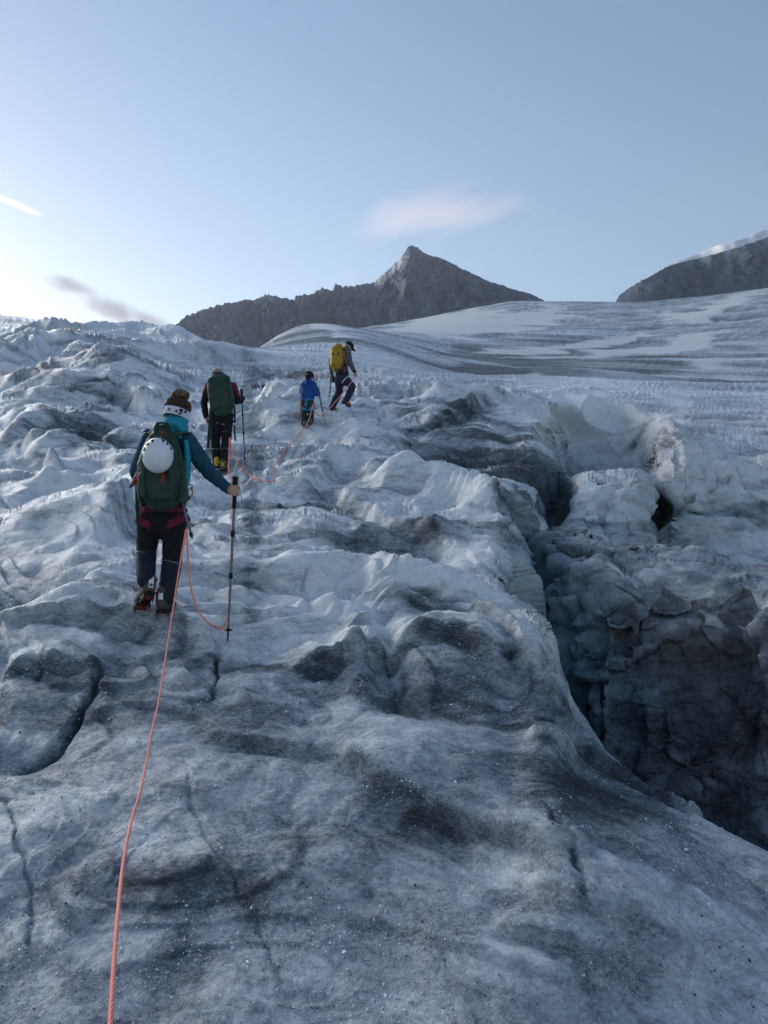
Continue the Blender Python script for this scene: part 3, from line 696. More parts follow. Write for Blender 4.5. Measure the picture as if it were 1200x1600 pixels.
peak, V, t, us = mountain('mountain_peak', crest, base, 1620, 1380, 700, 200, 24, 3.3, MAT_ROCK, spiky=2.2, sharp=1.0)
pxv = 600+F*V[..., 0]/V[..., 1]; pyv = 800-F*V[..., 2]/V[..., 1]
snow_lit = np.zeros(pxv.shape+(4,), np.float32)
lim = np.interp(pxv, [585, 600, 622, 640], [444, 437, 416, 392])
snow_lit[..., 0] = .55*(pxv > 585)*(pxv < 634)*sstep(-1, 3, lim+6-pyv-2*fbm(V[..., 0]/12, V[..., 2]/12, 2, 3))*(1-sstep(622, 634, pxv))  # small snow and the lit slab left of the summit, painted paler
add_attr(peak, 'cover', snow_lit.reshape(-1, 4)); tag(peak, kind='structure')
crest = [(958,478,.2),(967,462,.6),(985,450,.8),(1000,441,.6),(1020,430,.6),(1045,416,.5),(1060,412,.5),(1100,402,.5),(1150,389,.5),(1200,371,.5),(1300,340,.5),(1450,300,.5)]
base = [(958,480),(1000,474),(1060,468),(1100,462),(1140,458),(1200,449),(1450,410)]
rk, V, t, us = mountain('mountain_ridge', crest, base, 1330, 1235, 420, 130, 18, 8.1, MAT_ROCK, spiky=2.0, sharp=1.0)
add_attr(rk, 'cover', np.zeros((V.shape[0]*V.shape[1], 4), np.float32)); tag(rk, kind='structure')
crest = [(1020,432,.1),(1045,412,.1),(1080,401,.1),(1120,383,.1),(1160,374,.1),(1200,356,.1),(1300,325,.1),(1450,270,.1)]
base = [(1020,436),(1045,424),(1100,412),(1150,400),(1200,384),(1450,320)]
cap, V, t, us = mountain('snow_cap', crest, base, 1480, 1370, 120, 40, 3, 12.1, MAT_FARSNOW, spiky=.4, amp=.4)
tag(cap, kind='structure')
# pale ice slope behind the saddle
crest = [(820,474,.1),(845,468,.1),(880,468,.1),(905,466,.1),(940,459,.1),(985,444,.1),(1010,436,.1)]
base = [(820,500),(1010,490)]

# ================================================================== CLOUDS
def cloud(name, px, py, d, w, h, dep, rot, dens, colr, label, nscale, thr, seed, stretch=(1, 1, 1), aniso=.3):
    """a bank of cloud: a rounded volume whose density breaks up into wisps"""
    c = P(px, py, d); k = d/F
    bm = bmesh.new(); bmesh.ops.create_icosphere(bm, subdivisions=3, radius=1.0)
    for v in bm.verts: v.co = Vector((v.co.x*w*k/2, v.co.y*dep/2, v.co.z*h*k/2))
    me = bpy.data.meshes.new(name); bm.to_mesh(me); bm.free()
    o = bpy.data.objects.new(name, me); col.objects.link(o); o.location = c; o.rotation_euler = (0, math.radians(rot), 0)
    mt = bpy.data.materials.new(name+'_vapour'); mt.use_nodes = True; t = mt.node_tree; t.nodes.clear()
    out = t.nodes.new('ShaderNodeOutputMaterial'); pv = t.nodes.new('ShaderNodeVolumePrincipled'); t.links.new(pv.outputs[0], out.inputs['Volume'])
    pv.inputs['Color'].default_value = (*colr, 1); pv.inputs['Anisotropy'].default_value = aniso
    tc = t.nodes.new('ShaderNodeTexCoord')
    nz = t.nodes.new('ShaderNodeTexNoise'); nz.noise_dimensions = '4D'; nz.inputs['W'].default_value = seed; nz.inputs['Scale'].default_value = nscale; nz.inputs['Detail'].default_value = 5; nz.inputs['Roughness'].default_value = .6; nz.inputs['Distortion'].default_value = .6
    mp = t.nodes.new('ShaderNodeVectorMath'); mp.operation = 'MULTIPLY'; mp.inputs[1].default_value = tuple(s/(w*k) for s in stretch)
    t.links.new(tc.outputs['Object'], mp.inputs[0]); t.links.new(mp.outputs[0], nz.inputs['Vector'])
    dv = t.nodes.new('ShaderNodeVectorMath'); dv.operation = 'DIVIDE'; dv.inputs[1].default_value = (w*k/2, dep/2, h*k/2); t.links.new(tc.outputs['Object'], dv.inputs[0])
    ln = t.nodes.new('ShaderNodeVectorMath'); ln.operation = 'LENGTH'; t.links.new(dv.outputs[0], ln.inputs[0])
    def mth(op, a, b, cl=False):
        n = t.nodes.new('ShaderNodeMath'); n.operation = op; n.use_clamp = cl
        for i, v in enumerate((a, b)):
            if hasattr(v, 'is_linked'): t.links.new(v, n.inputs[i])
            else: n.inputs[i].default_value = v
        return n.outputs[0]
    edge = mth('SUBTRACT', 1.0, ln.outputs['Value'], True)
    f = mth('MULTIPLY', mth('SUBTRACT', mth('ADD', nz.outputs[0], mth('MULTIPLY', edge, .45)), thr), 3.0, True)
    f = mth('MULTIPLY', f, mth('MULTIPLY', edge, 2.0, True))
    t.links.new(mth('MULTIPLY', f, dens), pv.inputs['Density'])
    me.materials.append(mt); tag(o, label, 'cloud', 'clouds'); return o
cloud('cloud', 690, 335, 7000, 420, 130, 900, -9, .0011, (1, .84, .84), 'thin pinkish cloud floating above the pointed peak', 3.0, .64, 3.0, (1, 1, 5.5), .5)
cloud('cloud', 108, 447, 5000, 120, 38, 200, 16, .011, (.42, .42, .46), 'small grey cloud highest in the bright sky at left', 2.6, .50, 7.0, (1, 1, 1.6))
cloud('cloud', 176, 482, 5000, 140, 56, 240, 20, .010, (.42, .42, .46), 'larger grey cloud in the middle of the row at left', 3.0, .52, 9.0, (1, 1, 1.6))
cloud('cloud', 240, 505, 5000, 110, 40, 200, 16, .011, (.42, .42, .46), 'grey cloud just above the ice skyline beside the rock ridge', 3.0, .50, 12.0, (1, 1, 1.6))
cloud('cloud', 540, 428, 4200, 70, 50, 120, 25, .0015, (.72, .72, .76), 'faint grey wisp just left of the peak', 3.0, .56, 15.0, (1, 1, 1.2))
cloud('contrail', 26, 320, 9000, 100, 11, 160, 23, .004, (1, .93, .9), 'short bright vapour trail at the left edge of the sky', 5.0, .42, 18.0, (1, 1, 1), .8)
# ================================================================== SHAPE KIT FOR PEOPLE AND GEAR
def fabric(name, c, rough=.8, var=.35, scale=26, bump=.35, sheen=.0, metal=0.0, spec=.3):
    m = NT(name); tc = m.n('ShaderNodeTexCoord'); v = tc.outputs['Object']
    n1 = m.noise(v, scale, 5, .6); n2 = m.noise(v, scale*9, 2, .6)
    f = m.math('ADD', m.math('MULTIPLY', n1, .7), m.math('MULTIPLY', n2, .3))
    lo = tuple(x*(1-var) for x in c); hi = tuple(min(1, x*(1+var)) for x in c)
    m.l(m.ramp(f, [(.3, lo), (.7, hi)]), m.b.inputs['Base Color'])
    m.b.inputs['Roughness'].default_value = rough; m.b.inputs['Metallic'].default_value = metal
    m.b.inputs['Specular IOR Level'].default_value = spec
    if sheen: m.b.inputs['Sheen Weight'].default_value = sheen
    m.l(m.bump(f, bump, .01), m.b.inputs['Normal'])
    return m.m
M = dict(
 skin=fabric('skin', (.46,.27,.20), .55, .12, 30, .15), petrol=fabric('petrol_fleece', (.012,.062,.10), .85, .3, 18),
 cyan=fabric('cyan_fabric', (.015,.27,.36), .75, .25), pink=fabric('pink_trim', (.55,.05,.14), .7),
 black=fabric('black_fabric', (.009,.009,.012), .85, .4), navy=fabric('navy_fabric', (.014,.018,.03), .8, .4),
 trouser=fabric('slate_trouser', (.022,.028,.042), .8, .4, 14), green=fabric('dark_green_nylon', (.022,.05,.032), .6, .35, 15, .4),
 dgreen=fabric('black_green_webbing', (.014,.03,.02), .7), maroon=fabric('maroon_fabric', (.16,.012,.045), .75, .3),
 white=fabric('white_shell', (.72,.74,.76), .32, .05, 8, .05, spec=.5), band=fabric('white_band', (.66,.64,.74), .8, .1),
 bun=fabric('light_brown_hair', (.15,.10,.06), .5, .6, 50, .8), hair=fabric('brown_hair', (.062,.04,.026), .55, .6, 60, .8), blond=fabric('fair_hair', (.30,.21,.12), .5, .5, 60, .8),
 boot=fabric('brown_grey_leather', (.085,.07,.062), .7, .4, 30), bootred=fabric('red_rubber', (.30,.03,.02), .5),
 orange=fabric('orange_webbing', (.62,.13,.03), .6), yellow=fabric('yellow_boot', (.55,.33,.02), .6, .3, 30), tan=fabric('tan_boot', (.30,.20,.05), .7),
 steel=fabric('dull_steel', (.35,.36,.38), .35, .2, 40, .1, metal=.9), darkm=fabric('dark_metal', (.035,.035,.04), .4, .3, 40, .1, metal=.6),
 greym=fabric('grey_shaft', (.16,.17,.18), .4, .2, 40, .1, metal=.5), rubber=fabric('black_rubber', (.008,.008,.009), .7, .3),
 purple=fabric('purple_shaft', (.05,.02,.06), .4, .2), red=fabric('red_paint', (.50,.03,.04), .4, .15), blue=fabric('blue_plastic', (.01,.04,.22), .4, .2),
 royal=fabric('royal_blue_nylon', (.008,.055,.25), .6, .3, 18), turq=fabric('turquoise_fabric', (.01,.25,.42), .7, .2),
 grey=fabric('grey_fleece', (.10,.105,.125), .85, .3, 20), ochre=fabric('ochre_nylon', (.40,.25,.02), .6, .25, 18), jean=fabric('dark_blue_trouser', (.02,.03,.055), .8, .35, 16),
 cap=fabric('beige_cap', (.30,.24,.17), .8), lime=fabric('lime_plastic', (.55,.75,.05), .5), sole=fabric('sole_rubber', (.012,.011,.011), .8),
 reflect=fabric('reflective_tape', (.35,.36,.37), .4), logo=fabric('red_mark', (.25,.03,.02), .7), glove=fabric('black_glove', (.012,.012,.014), .7))

def hair_mat(name, lo, hi):
    m = NT(name); tc = m.n('ShaderNodeTexCoord'); mp = m.n('ShaderNodeVectorMath', operation='MULTIPLY'); m.l(tc.outputs['Object'], mp.inputs[0]); mp.inputs[1].default_value = (1, 1, .16)
    n1 = m.noise(mp.outputs[0], 150, 3, .6, .8); n2 = m.noise(tc.outputs['Object'], 22, 3, .6)
    f = m.math('ADD', m.math('MULTIPLY', n1, .6), m.math('MULTIPLY', n2, .4))
    m.l(m.ramp(f, [(.38, lo), (.62, hi)]), m.b.inputs['Base Color']); m.b.inputs['Roughness'].default_value = .55; m.b.inputs['Specular IOR Level'].default_value = .25
    m.l(m.bump(n1, .5, .004), m.b.inputs['Normal']); return m.m
M['hair'] = hair_mat('brown_hair_strands', (.012, .006, .003), (.062, .032, .016)); M['bun'] = hair_mat('light_brown_hair_strands', (.025, .014, .008), (.20, .125, .065))

def frame(T, side=Vector((1, 0, 0))):
    T = T.normalized(); S = side-T*side.dot(T)
    if S.length < .15: S = Vector((0, 1, 0))-T*T.y
    S.normalize(); return S, T.cross(S).normalized()
def tube(pts, rad, seg=14, side=Vector((1, 0, 0)), cap=True, power=2.0):
    """closed tapered tube through points; rad: r or (r_side, r_other) for each point -> (verts, faces)"""
    pts = [Vector(p) for p in pts]; n = len(pts)
    rad = [(r, r) if not isinstance(r, (tuple, list)) else r for r in (rad if isinstance(rad, (list, tuple)) and len(rad) == n else [rad]*n)]
    V = []; rings = []
    def ring(c, S, O, a, b):
        i0 = len(V)
        for k in range(seg):
            t = 2*math.pi*k/seg; cx, sx = math.cos(t), math.sin(t)
            if power != 2.0:
                cx = math.copysign(abs(cx)**(2/power), cx); sx = math.copysign(abs(sx)**(2/power), sx)
            V.append(c+S*(a*cx)+O*(b*sx))
        rings.append(i0)
    fr = []
    for i in range(n):
        T = (pts[min(i+1, n-1)]-pts[max(i-1, 0)]); fr.append((T.normalized(), *frame(T, side)))
    if cap:
        T, S, O = fr[0]; a, b = rad[0]; q = min(a, b)
        for u in (80, 55, 28):
            ur = math.radians(u); ring(pts[0]-T*(q*math.sin(ur)), S, O, a*math.cos(ur), b*math.cos(ur))
    for i in range(n): ring(pts[i], fr[i][1], fr[i][2], *rad[i])
    if cap:
        T, S, O = fr[-1]; a, b = rad[-1]; q = min(a, b)
        for u in (28, 55, 80):
            ur = math.radians(u); ring(pts[-1]+T*(q*math.sin(ur)), S, O, a*math.cos(ur), b*math.cos(ur))
    Fc = []
    for r0, r1 in zip(rings[:-1], rings[1:]):
        for k in range(seg): Fc.append((r0+k, r0+(k+1) % seg, r1+(k+1) % seg, r1+k))
    Fc.append(tuple(rings[0]+k for k in reversed(range(seg)))); Fc.append(tuple(rings[-1]+k for k in range(seg)))
    return V, Fc
def ball(c, r, R=None, seg=16, nr=10):
    """ellipsoid -> (verts, faces)"""
    r = (r, r, r) if not isinstance(r, (tuple, list)) else r; V = []; Fc = []; c = Vector(c)
    for i in range(nr+1):
        ph = math.pi*(i+.0)/nr; ph = min(max(ph, .06), math.pi-.06)
        for k in range(seg):
            t = 2*math.pi*k/seg; v = Vector((r[0]*math.sin(ph)*math.cos(t), r[1]*math.sin(ph)*math.sin(t), r[2]*math.cos(ph)))
            V.append(c+(R @ v if R else v))
    for i in range(nr):
        for k in range(seg): Fc.append((i*seg+k, (i+1)*seg+k, (i+1)*seg+(k+1) % seg, i*seg+(k+1) % seg))
    Fc.append(tuple(range(seg))); Fc.append(tuple(nr*seg+k for k in reversed(range(seg))))
    return V, Fc
def box(c, h, R=None, bev=.15):
    """bevelled box, half sizes h -> (verts, faces)"""
    bm = bmesh.new(); bmesh.ops.create_cube(bm, size=2)
    for v in bm.verts: v.co = Vector((v.co.x*h[0], v.co.y*h[1], v.co.z*h[2]))
    bmesh.ops.bevel(bm, geom=bm.edges[:], offset=min(h)*bev*2, segments=2, affect='EDGES', profile=.5)
    bm.verts.index_update()
    V = [Vector(c)+(R @ v.co if R else v.co) for v in bm.verts]; Fc = [tuple(v.index for v in f.verts) for f in bm.faces]
    bm.free(); return V, Fc
def lathe(p0, p1, prof, seg=14):
    """turned shape along p0->p1; prof [(t, r)]"""
    p0, p1 = Vector(p0), Vector(p1)
    return tube([p0+(p1-p0)*t for t, r in prof], [r for t, r in prof], seg, cap=False)
def strip(pts, nrm, w, th=.002):
    """flat webbing along points; nrm: face normal"""
    return tube(pts, [(w/2, th/2)]*len(pts), 8, side=Vector(nrm).cross(Vector(pts[-1])-Vector(pts[0])), cap=False, power=4)
def join(shells):
    V = []; Fc = []
    for v, f in shells:
        o = len(V); V += list(v); Fc += [tuple(i+o for i in q) for q in f]
    return V, Fc
def part(name, shells, mat, parent=None, org=None, smooth=True):
    """one mesh object; parent: its thing or part; org: base point when it is a thing itself"""
    V, Fc = join(shells)
    O = Vector(org) if org is not None else (Vector(parent['_o']) if parent is not None else Vector((0, 0, 0)))
    me = bpy.data.meshes.new(name); me.from_pydata([v-O for v in V], [], Fc); me.materials.append(mat)
    bm = bmesh.new(); bm.from_mesh(me); bmesh.ops.recalc_face_normals(bm, faces=bm.faces); bm.to_mesh(me); bm.free()
    for p in me.polygons: p.use_smooth = smooth
    if smooth: me.set_sharp_from_angle(angle=math.radians(50))
    o = bpy.data.objects.new(name, me); col.objects.link(o)
    if parent is not None: o.parent = parent
    else: o.location = O
    o['_o'] = tuple(O); return o
def empty(name, org):
    o = bpy.data.objects.new(name, None); col.objects.link(o); o.location = org; o['_o'] = tuple(org); o.empty_display_size = .1; return o
def moulded(name, shells, mat, vox, smooth=6, parent=None, org=None, fold=0.0, fscale=9.0, seed=1.0, stretch=(1, 1, .55)):
    """overlapping shells fused into one continuous skin, softened, with cloth folds"""
    o = part(name, shells, mat, parent, org)
    md = o.modifiers.new('r', 'REMESH'); md.mode = 'VOXEL'; md.voxel_size = vox
    ms = o.modifiers.new('s', 'SMOOTH'); ms.factor = .5; ms.iterations = smooth
    dg = bpy.context.evaluated_depsgraph_get(); dg.update()
    me = bpy.data.meshes.new_from_object(o.evaluated_get(dg)); old = o.data
    o.modifiers.clear(); o.data = me; bpy.data.meshes.remove(old); me.name = name
    if not me.materials: me.materials.append(mat)
    n = len(me.vertices); co = np.zeros(n*3, np.float32); me.vertices.foreach_get('co', co); co = co.reshape(-1, 3)
    if fold:
        nm = np.zeros(n*3, np.float32); me.vertices.foreach_get('normal', nm); nm = nm.reshape(-1, 3)
        q = co*fscale
        w = noise3(q[:, 0]*.5, q[:, 1]*.5, q[:, 2]*.5+seed)
        f = noise3(q[:, 0]*stretch[0]+w, q[:, 1]*stretch[1]+seed, q[:, 2]/stretch[2]*.55+.9*w)
        f2 = 1-2*np.abs(noise3(q[:, 0]*1.9+seed, q[:, 1]*1.9, q[:, 2]*2.6+w))
        co += nm*((.6*f+.5*f2)*fold)[:, None]; me.vertices.foreach_set('co', co.ravel())
    me.polygons.foreach_set('use_smooth', np.ones(len(me.polygons), bool)); me.update()
    return o
def mixp(a, b, t): return a+(b-a)*t
def grip_hand(wrist, c, axis, view, out):
    """a hand closed round a shaft: palm, four wrapped fingers, thumb. view: from shaft to the back of the hand"""
    ax = axis.normalized(); v = (view-ax*view.dot(ax)).normalized(); u = ax.cross(v).normalized()
    if u.dot(out) < 0: u = -u                      # fingers start on the far side from the arm
    S = []
    pal = c+v*.030-u*.012
    S.append(tube([wrist, mixp(wrist, pal, .6), pal], [(.025, .019), (.032, .018), (.038, .017)], 12, side=ax))
    for k, (L, r) in enumerate([(3.3, .0092), (3.6, .0096), (3.4, .0092), (3.0, .0080)]):
        h = ax*(.030-.0195*k); pts = []
        for j in range(7):
            a = .15+L*j/6; pts.append(c+h+(v*math.cos(a)+u*math.sin(a))*(.030 if j < 2 else .0265))
        S.append(tube(pts, [r*1.08, r*1.05, r, r*1.04, r*.95, r*.95, r*.85], 9))
    th = []
    for j in range(5):
        a = -.5-1.9*j/4; th.append(c+ax*(.020+.012*j/4)+(v*math.cos(a)+u*math.sin(a))*.029)
    S.append(tube(th, [.012, .0115, .0105, .010, .0085], 9))
    return S
def open_hand(wrist, d, side, nrm):
    """relaxed hanging hand: palm and five slightly curled fingers"""
    d = d.normalized(); S = [tube([wrist, wrist+d*.04, wrist+d*.085], [(.024, .018), (.036, .016), (.04, .013)], 12, side=side)]
    for k, (L, r) in enumerate([(.068, .009), (.078, .0092), (.072, .009), (.056, .008)]):
        b = wrist+d*.082+side*(.03-.02*k)
        S.append(tube([b, b+d*L*.4+nrm*.008, b+d*L*.75+nrm*.024, b+d*L*.92+nrm*.042], [r, r, r*.93, r*.8], 8))
    b = wrist+d*.03+side*.034
    S.append(tube([b, b+d*.03+side*.012+nrm*.012, b+d*.058+side*.012+nrm*.028], [.0115, .0105, .0085], 8))
    return S
def head_shells(c, R, s=1.0):
    """skull, jaw, nose, ears, neck stub; local +Y is where the face looks"""
    g = lambda x, y, z: c+R @ (Vector((x, y, z))*s)
    return [ball(g(0, -.008, .025), (.076*s, .094*s, .093*s), R), ball(g(0, .030, -.045), (.056*s, .062*s, .065*s), R),
            tube([g(0, .082, .012), g(0, .103, -.018), g(0, .092, -.03)], [.009*s, .013*s, .011*s], 8),
            ball(g(.076, -.004, -.005), (.010*s, .019*s, .031*s), R), ball(g(-.076, -.004, -.005), (.010*s, .019*s, .031*s), R),
            tube([g(0, .080, -.062), g(0, .084, -.072)], [.016*s, .014*s], 8), ball(g(0, .062, .032), (.05*s, .03*s, .014*s), R)]
def face_bits(person, c, R, s=1.0):
    for sx in (-1, 1):
        part('eye', [ball(c+R @ (Vector((sx*.031, .079, .012))*s), .0115*s, None, 10, 8)], M['rubber'], person)
    part('mouth', [tube([c+R @ (Vector((x, .0895-abs(x)*.35, -.052))*s) for x in (-.022, -.01, 0, .01, .022)], .0035*s, 6)], M['maroon'], person)
def boot_set(person, heel, toe, up, mat, solem, tabm, scale=1.0, redplate=True, straps=None):
    """boot with sole, ankle cuff, heel tab and a crampon of real points"""
    heel, toe = Vector(heel), Vector(toe); f = (toe-heel); L = f.length; f.normalize()
    up = (up-f*up.dot(f)).normalized(); s = f.cross(up).normalized(); k = scale
    g = lambda a, b, c: heel+f*(a*L)+s*(b*k)+up*(c*k)
    b = moulded('boot', [tube([g(.02, 0, .055), g(.3, 0, .052), g(.62, 0, .048), g(.88, 0, .040)], [(.036*k, .045*k), (.040*k, .046*k), (.046*k, .038*k), (.042*k, .028*k)], 12, side=s),
              tube([g(.10, 0, .05), g(.13, 0, .10), g(.15, 0, .125)], [(.042*k, .048*k), (.043*k, .048*k), (.043*k, .048*k)], 12, side=s)], mat, .009*k, 3, person)
    part('sole', [tube([g(-.03, 0, .012), g(.25, 0, .012), (g(.6, 0, .012)), g(.98, 0, .016)], [(.036*k, .014*k), (.036*k, .014*k), (.046*k, .014*k), (.038*k, .013*k)], 14, side=s)], solem, b)
    part('heel_tab', [tube([g(-.075, 0, .045), g(-.07, 0, .08), g(-.045, 0, .115)], [(.016*k, .008*k)]*3, 8, side=s, power=4)], tabm, b)
    part('cuff_trim', [tube([g(.15, .045, .12), g(.15-.18, .02, .125), g(.15-.18, -.02, .125), g(.15, -.045, .12)], .008*k, 8)], straps or M['orange'], b)
    # crampon: frame bars, points, strap
    sp = []
    for a, w in [(.02, .03), (.18, .032), (.52, .042), (.70, .044), (.88, .036)]:
        for sx in (-1, 1):
            p = g(a, sx*w, .0); q = p-up*(.042*k)+s*(sx*.004*k); sp.append(tube([p+up*.008*k, mixp(p, q, .5), q], [(.004*k, .0085*k), (.003*k, .006*k), (.0008, .0012)], 6, side=s, cap=False))
    for sx in (-1, 1):
        p = g(1.0, sx*.018, .004); q = p+f*(.035*k)-up*(.028*k); sp.append(tube([p-f*.02, mixp(p, q, .5), q], [.006*k, .0045*k, .0008], 6, cap=False))
        sp.append(tube([g(0, sx*.03, -.003), g(.35, sx*.026, -.003), g(.6, sx*.043, -.003), g(.95, sx*.03, -.003)], [(.004*k, .005*k)]*4, 6, side=s))
    for a, w in [(.02, .032), (.52, .043), (.88, .037)]: sp.append(tube([g(a, -w, -.003), g(a, w, -.003)], [(.006*k, .004*k)]*2, 6, side=f))
    c = part('crampon', sp, M['darkm'], b, smooth=False)
    if redplate:
        part('anti_snow_plate', [box(g(.10, 0, -.006), (.020*k, .024*k, .003*k), Matrix((s, f, up)).transposed().to_3x3())], M['bootred'], b)
        part('anti_snow_plate', [box(g(.74, 0, -.006), (.026*k, .030*k, .003*k), Matrix((s, f, up)).transposed().to_3x3())], M['bootred'], b)
    return b
def pole(name, top, tip, grip_m, shaft_m, label, lower_m=None, basket_m=None, k=1.0, strapdir=None):
    top, tip = Vector(top), Vector(tip); ax = (tip-top); L = ax.length; ax.normalize()
    o = empty(name, tip); q = lambda m: top+ax*m
    part('grip', [lathe(q(0), q(.22), [(0, .002), (.01, .017*k), (.08, .018*k), (.12, .015*k), (.3, .0165*k), (.5, .0155*k), (.52, .0125*k), (.97, .0115*k), (1, .009*k)])], grip_m, o)
    lock = .22+(L-.22)*.16; low = .22+(L-.22)*.5
    sh = part('shaft', [lathe(q(.21), q(low), [(0, .0082*k), (1, .0082*k)])], shaft_m, o)
    part('lower_shaft', [lathe(q(low), q(L-.10), [(0, .0072*k), (1, .0062*k)])], lower_m or shaft_m, o)
    part('lock_clamp', [lathe(q(lock), q(lock+.045), [(0, .009*k), (.05, .0125*k), (.95, .0125*k), (1, .009*k)])], M['rubber'], o)
    part('lock_clamp', [lathe(q(low-.02), q(low+.02), [(0, .008*k), (.1, .0115*k), (.9, .0115*k), (1, .008*k)])], M['rubber'], o)
    part('basket', [lathe(q(L-.10), q(L-.075), [(0, .006*k), (.35, .012*k), (.5, .025*k), (.7, .025*k), (.75, .010*k), (1, .008*k)], 16)], basket_m or M['rubber'], o)
    part('tip', [lathe(q(L-.10), q(L), [(0, .0062*k), (.6, .0055*k), (.8, .004*k), (1, .0015)])], M['darkm'], o)
    if strapdir is not None:
        s = Vector(strapdir); a = q(.02)
        part('wrist_strap', [strip([a, a+s*.035+ax*.06, a+s*.05+ax*.15, a+s*.03+ax*.19, a+s*.01+ax*.13, a+ax*.03], Vector((0, 1, 0)), .012)], grip_m, o)
    tag(o, label, 'trekking pole', 'trekking poles'); return o
def pack_shell(bot, top, side, out, secs, seg=26, power=3.2):
    """secs: [(t, half width, half depth, out offset)] lofted bag"""
    bot, top = Vector(bot), Vector(top)
    pts = [bot+(top-bot)*t+out*o for t, w, dd, o in secs]
    return tube(pts, [(w, dd) for t, w, dd, o in secs], seg, side=side, cap=True, power=power)
# ================================================================== ROPE TEAM
pi = math.pi
XW, YW, ZW = Vector((1, 0, 0)), Vector((0, 1, 0)), Vector((0, 0, 1))
def rotm(ax=0, ay=0, az=0): return Euler((math.radians(ax), math.radians(ay), math.radians(az))).to_matrix()

# ------------------------------------------------------------------ hiker with the white helmet on her pack
D1 = ground(258, 970, 3.5).y; U1 = D1/F            # metres per photograph pixel there
A = lambda px, py, dd=0.0: P(px, py, D1+dd)
org = A(250, 965)
HR = rotm(-14, 6, -14)
hc = A(278, 645, .10)
Lsh, Rsh = A(233, 690, .02), A(294, 692, .0)
Lel, Rel = A(213, 738, .08), A(327, 738, -.04); Lwr, Rwr = A(226, 766, .30), A(358, 765, -.14)
pole_tip = ground(356, 1004, 3.0); pole_top = A(368, 744, -.20); pax = (pole_tip-pole_top).normalized()
grip_c = pole_top+pax*((A(368, 766, -.2)-pole_top).length)
pel, wai, che, nek = A(254, 800, .03), A(254, 765, .05), A(258, 708, .06), A(270, 668, .08)
Lh, Rh = A(234, 812, .03), A(273, 812, .03); Lk, Rk = A(228.5, 866, .08), A(268.5, 880, .07); La, Ra = A(228, 908, -.09), A(260, 935, -.05)
# skin body: one continuous figure under the clothes
sh = head_shells(hc, HR)+[tube([A(277, 655, .09), nek], [.052, .06], 12)]
sh += [tube([pel, wai, che, A(266, 680, .07)], [(.15, .10), (.13, .09), (.15, .10), (.12, .07)], 16)]
for a, b, c in ((Lh, Lk, La), (Rh, Rk, Ra)): sh.append(tube([a, mixp(a, b, .5), b, mixp(b, c, .35), c], [.08, .068, .052, .054, .036], 12))
for a, b, c in ((Lsh, Lel, Lwr), (Rsh, Rel, Rwr)): sh.append(tube([a, mixp(a, b, .5), b, mixp(b, c, .4), c], [.045, .042, .036, .034, .024], 12))
sh += grip_hand(Rwr, grip_c, pax, Vector((-.25, -1, .15)), XW)
sh += open_hand(Lwr, Vector((.5, .6, -.5)), Vector((.6, -.5, 0)), ZW)
for h, t in ((A(232, 920, -.11), A(222, 938, .03)), (A(254, 946, -.05), A(264, 943, .08))): sh.append(tube([h, t], [.024, .02], 10))
h1 = moulded('person', sh, M['skin'], .0058, 3, org=org)
tag(h1, 'nearest hiker, petrol blue top and black trousers, right hand on a pole', 'person', 'roped hikers')
face_bits(h1, hc, HR)
# clothes
tj = [tube([A(254, 796, .03), wai, mixp(wai, che, .6), che, A(263, 688, .05), nek], [(.158, .115), (.150, .105), (.165, .112), (.172, .112), (.150, .095), (.075, .07)], 18)]
tj += [tube([A(256, 683, .05), Lsh, mixp(Lsh, Lel, .5), Lel, mixp(Lel, Lwr, .45), Lwr], [.07, .066, .057, .05, .046, .036], 14)]
tj += [tube([A(272, 683, .03), Rsh, mixp(Rsh, Rel, .5), Rel, mixp(Rel, Rwr, .45), mixp(Rel, Rwr, .97)], [.07, .068, .058, .050, .043, .032], 14)]
jk = moulded('jacket', tj, M['petrol'], .0085, 5, h1, fold=.0075, fscale=13, seed=2)
part('cuff', [tube([mixp(Rel, Rwr, .9), mixp(Rel, Rwr, 1.02)], [.035, .0335], 14, cap=False)], M['petrol'], jk)
part('side_panel', [tube([A(291, 690, -.10), A(293, 715, -.085), A(292, 745, -.07), A(288, 770, -.07)], [(.012, .03), (.024, .035), (.022, .035), (.015, .03)], 12)], M['cyan'], jk)
moulded('hood', [tube([A(258, 672, .02), A(264, 660, -.02), A(275, 662, -.03), A(284, 672, -.02)], [.022, .028, .028, .02], 12), tube([A(271, 672, .05), A(274, 664, .06), A(276, 657, .08)], [(.105, .085), (.092, .08), (.078, .07)], 16),
              tube([A(256, 684, -.06), A(266, 680, -.09), A(280, 682, -.07)], [.02, .03, .02], 12)], M['cyan'], .0075, 4, h1, fold=.006, fscale=22, seed=5)
part('collar_trim', [tube([A(265, 655, .01), A(272, 656, .0), A(280, 660, .0), A(285, 666, .02)], .006, 8)], M['pink'], h1)
tt = [tube([A(254, 786, .03), pel, A(254, 818, .03)], [(.155, .115), (.172, .125), (.150, .11)], 18)]
for a, b, c in ((Lh, Lk, La), (Rh, Rk, Ra)):
    tt.append(tube([a, mixp(a, b, .45), b, mixp(b, c, .4), mixp(b, c, .8), mixp(b, c, .97)], [.086, .077, .065, .061, .057, .057], 14))
tr = moulded('trousers', tt, M['black'], .0085, 4, h1, fold=.008, fscale=12, seed=8)
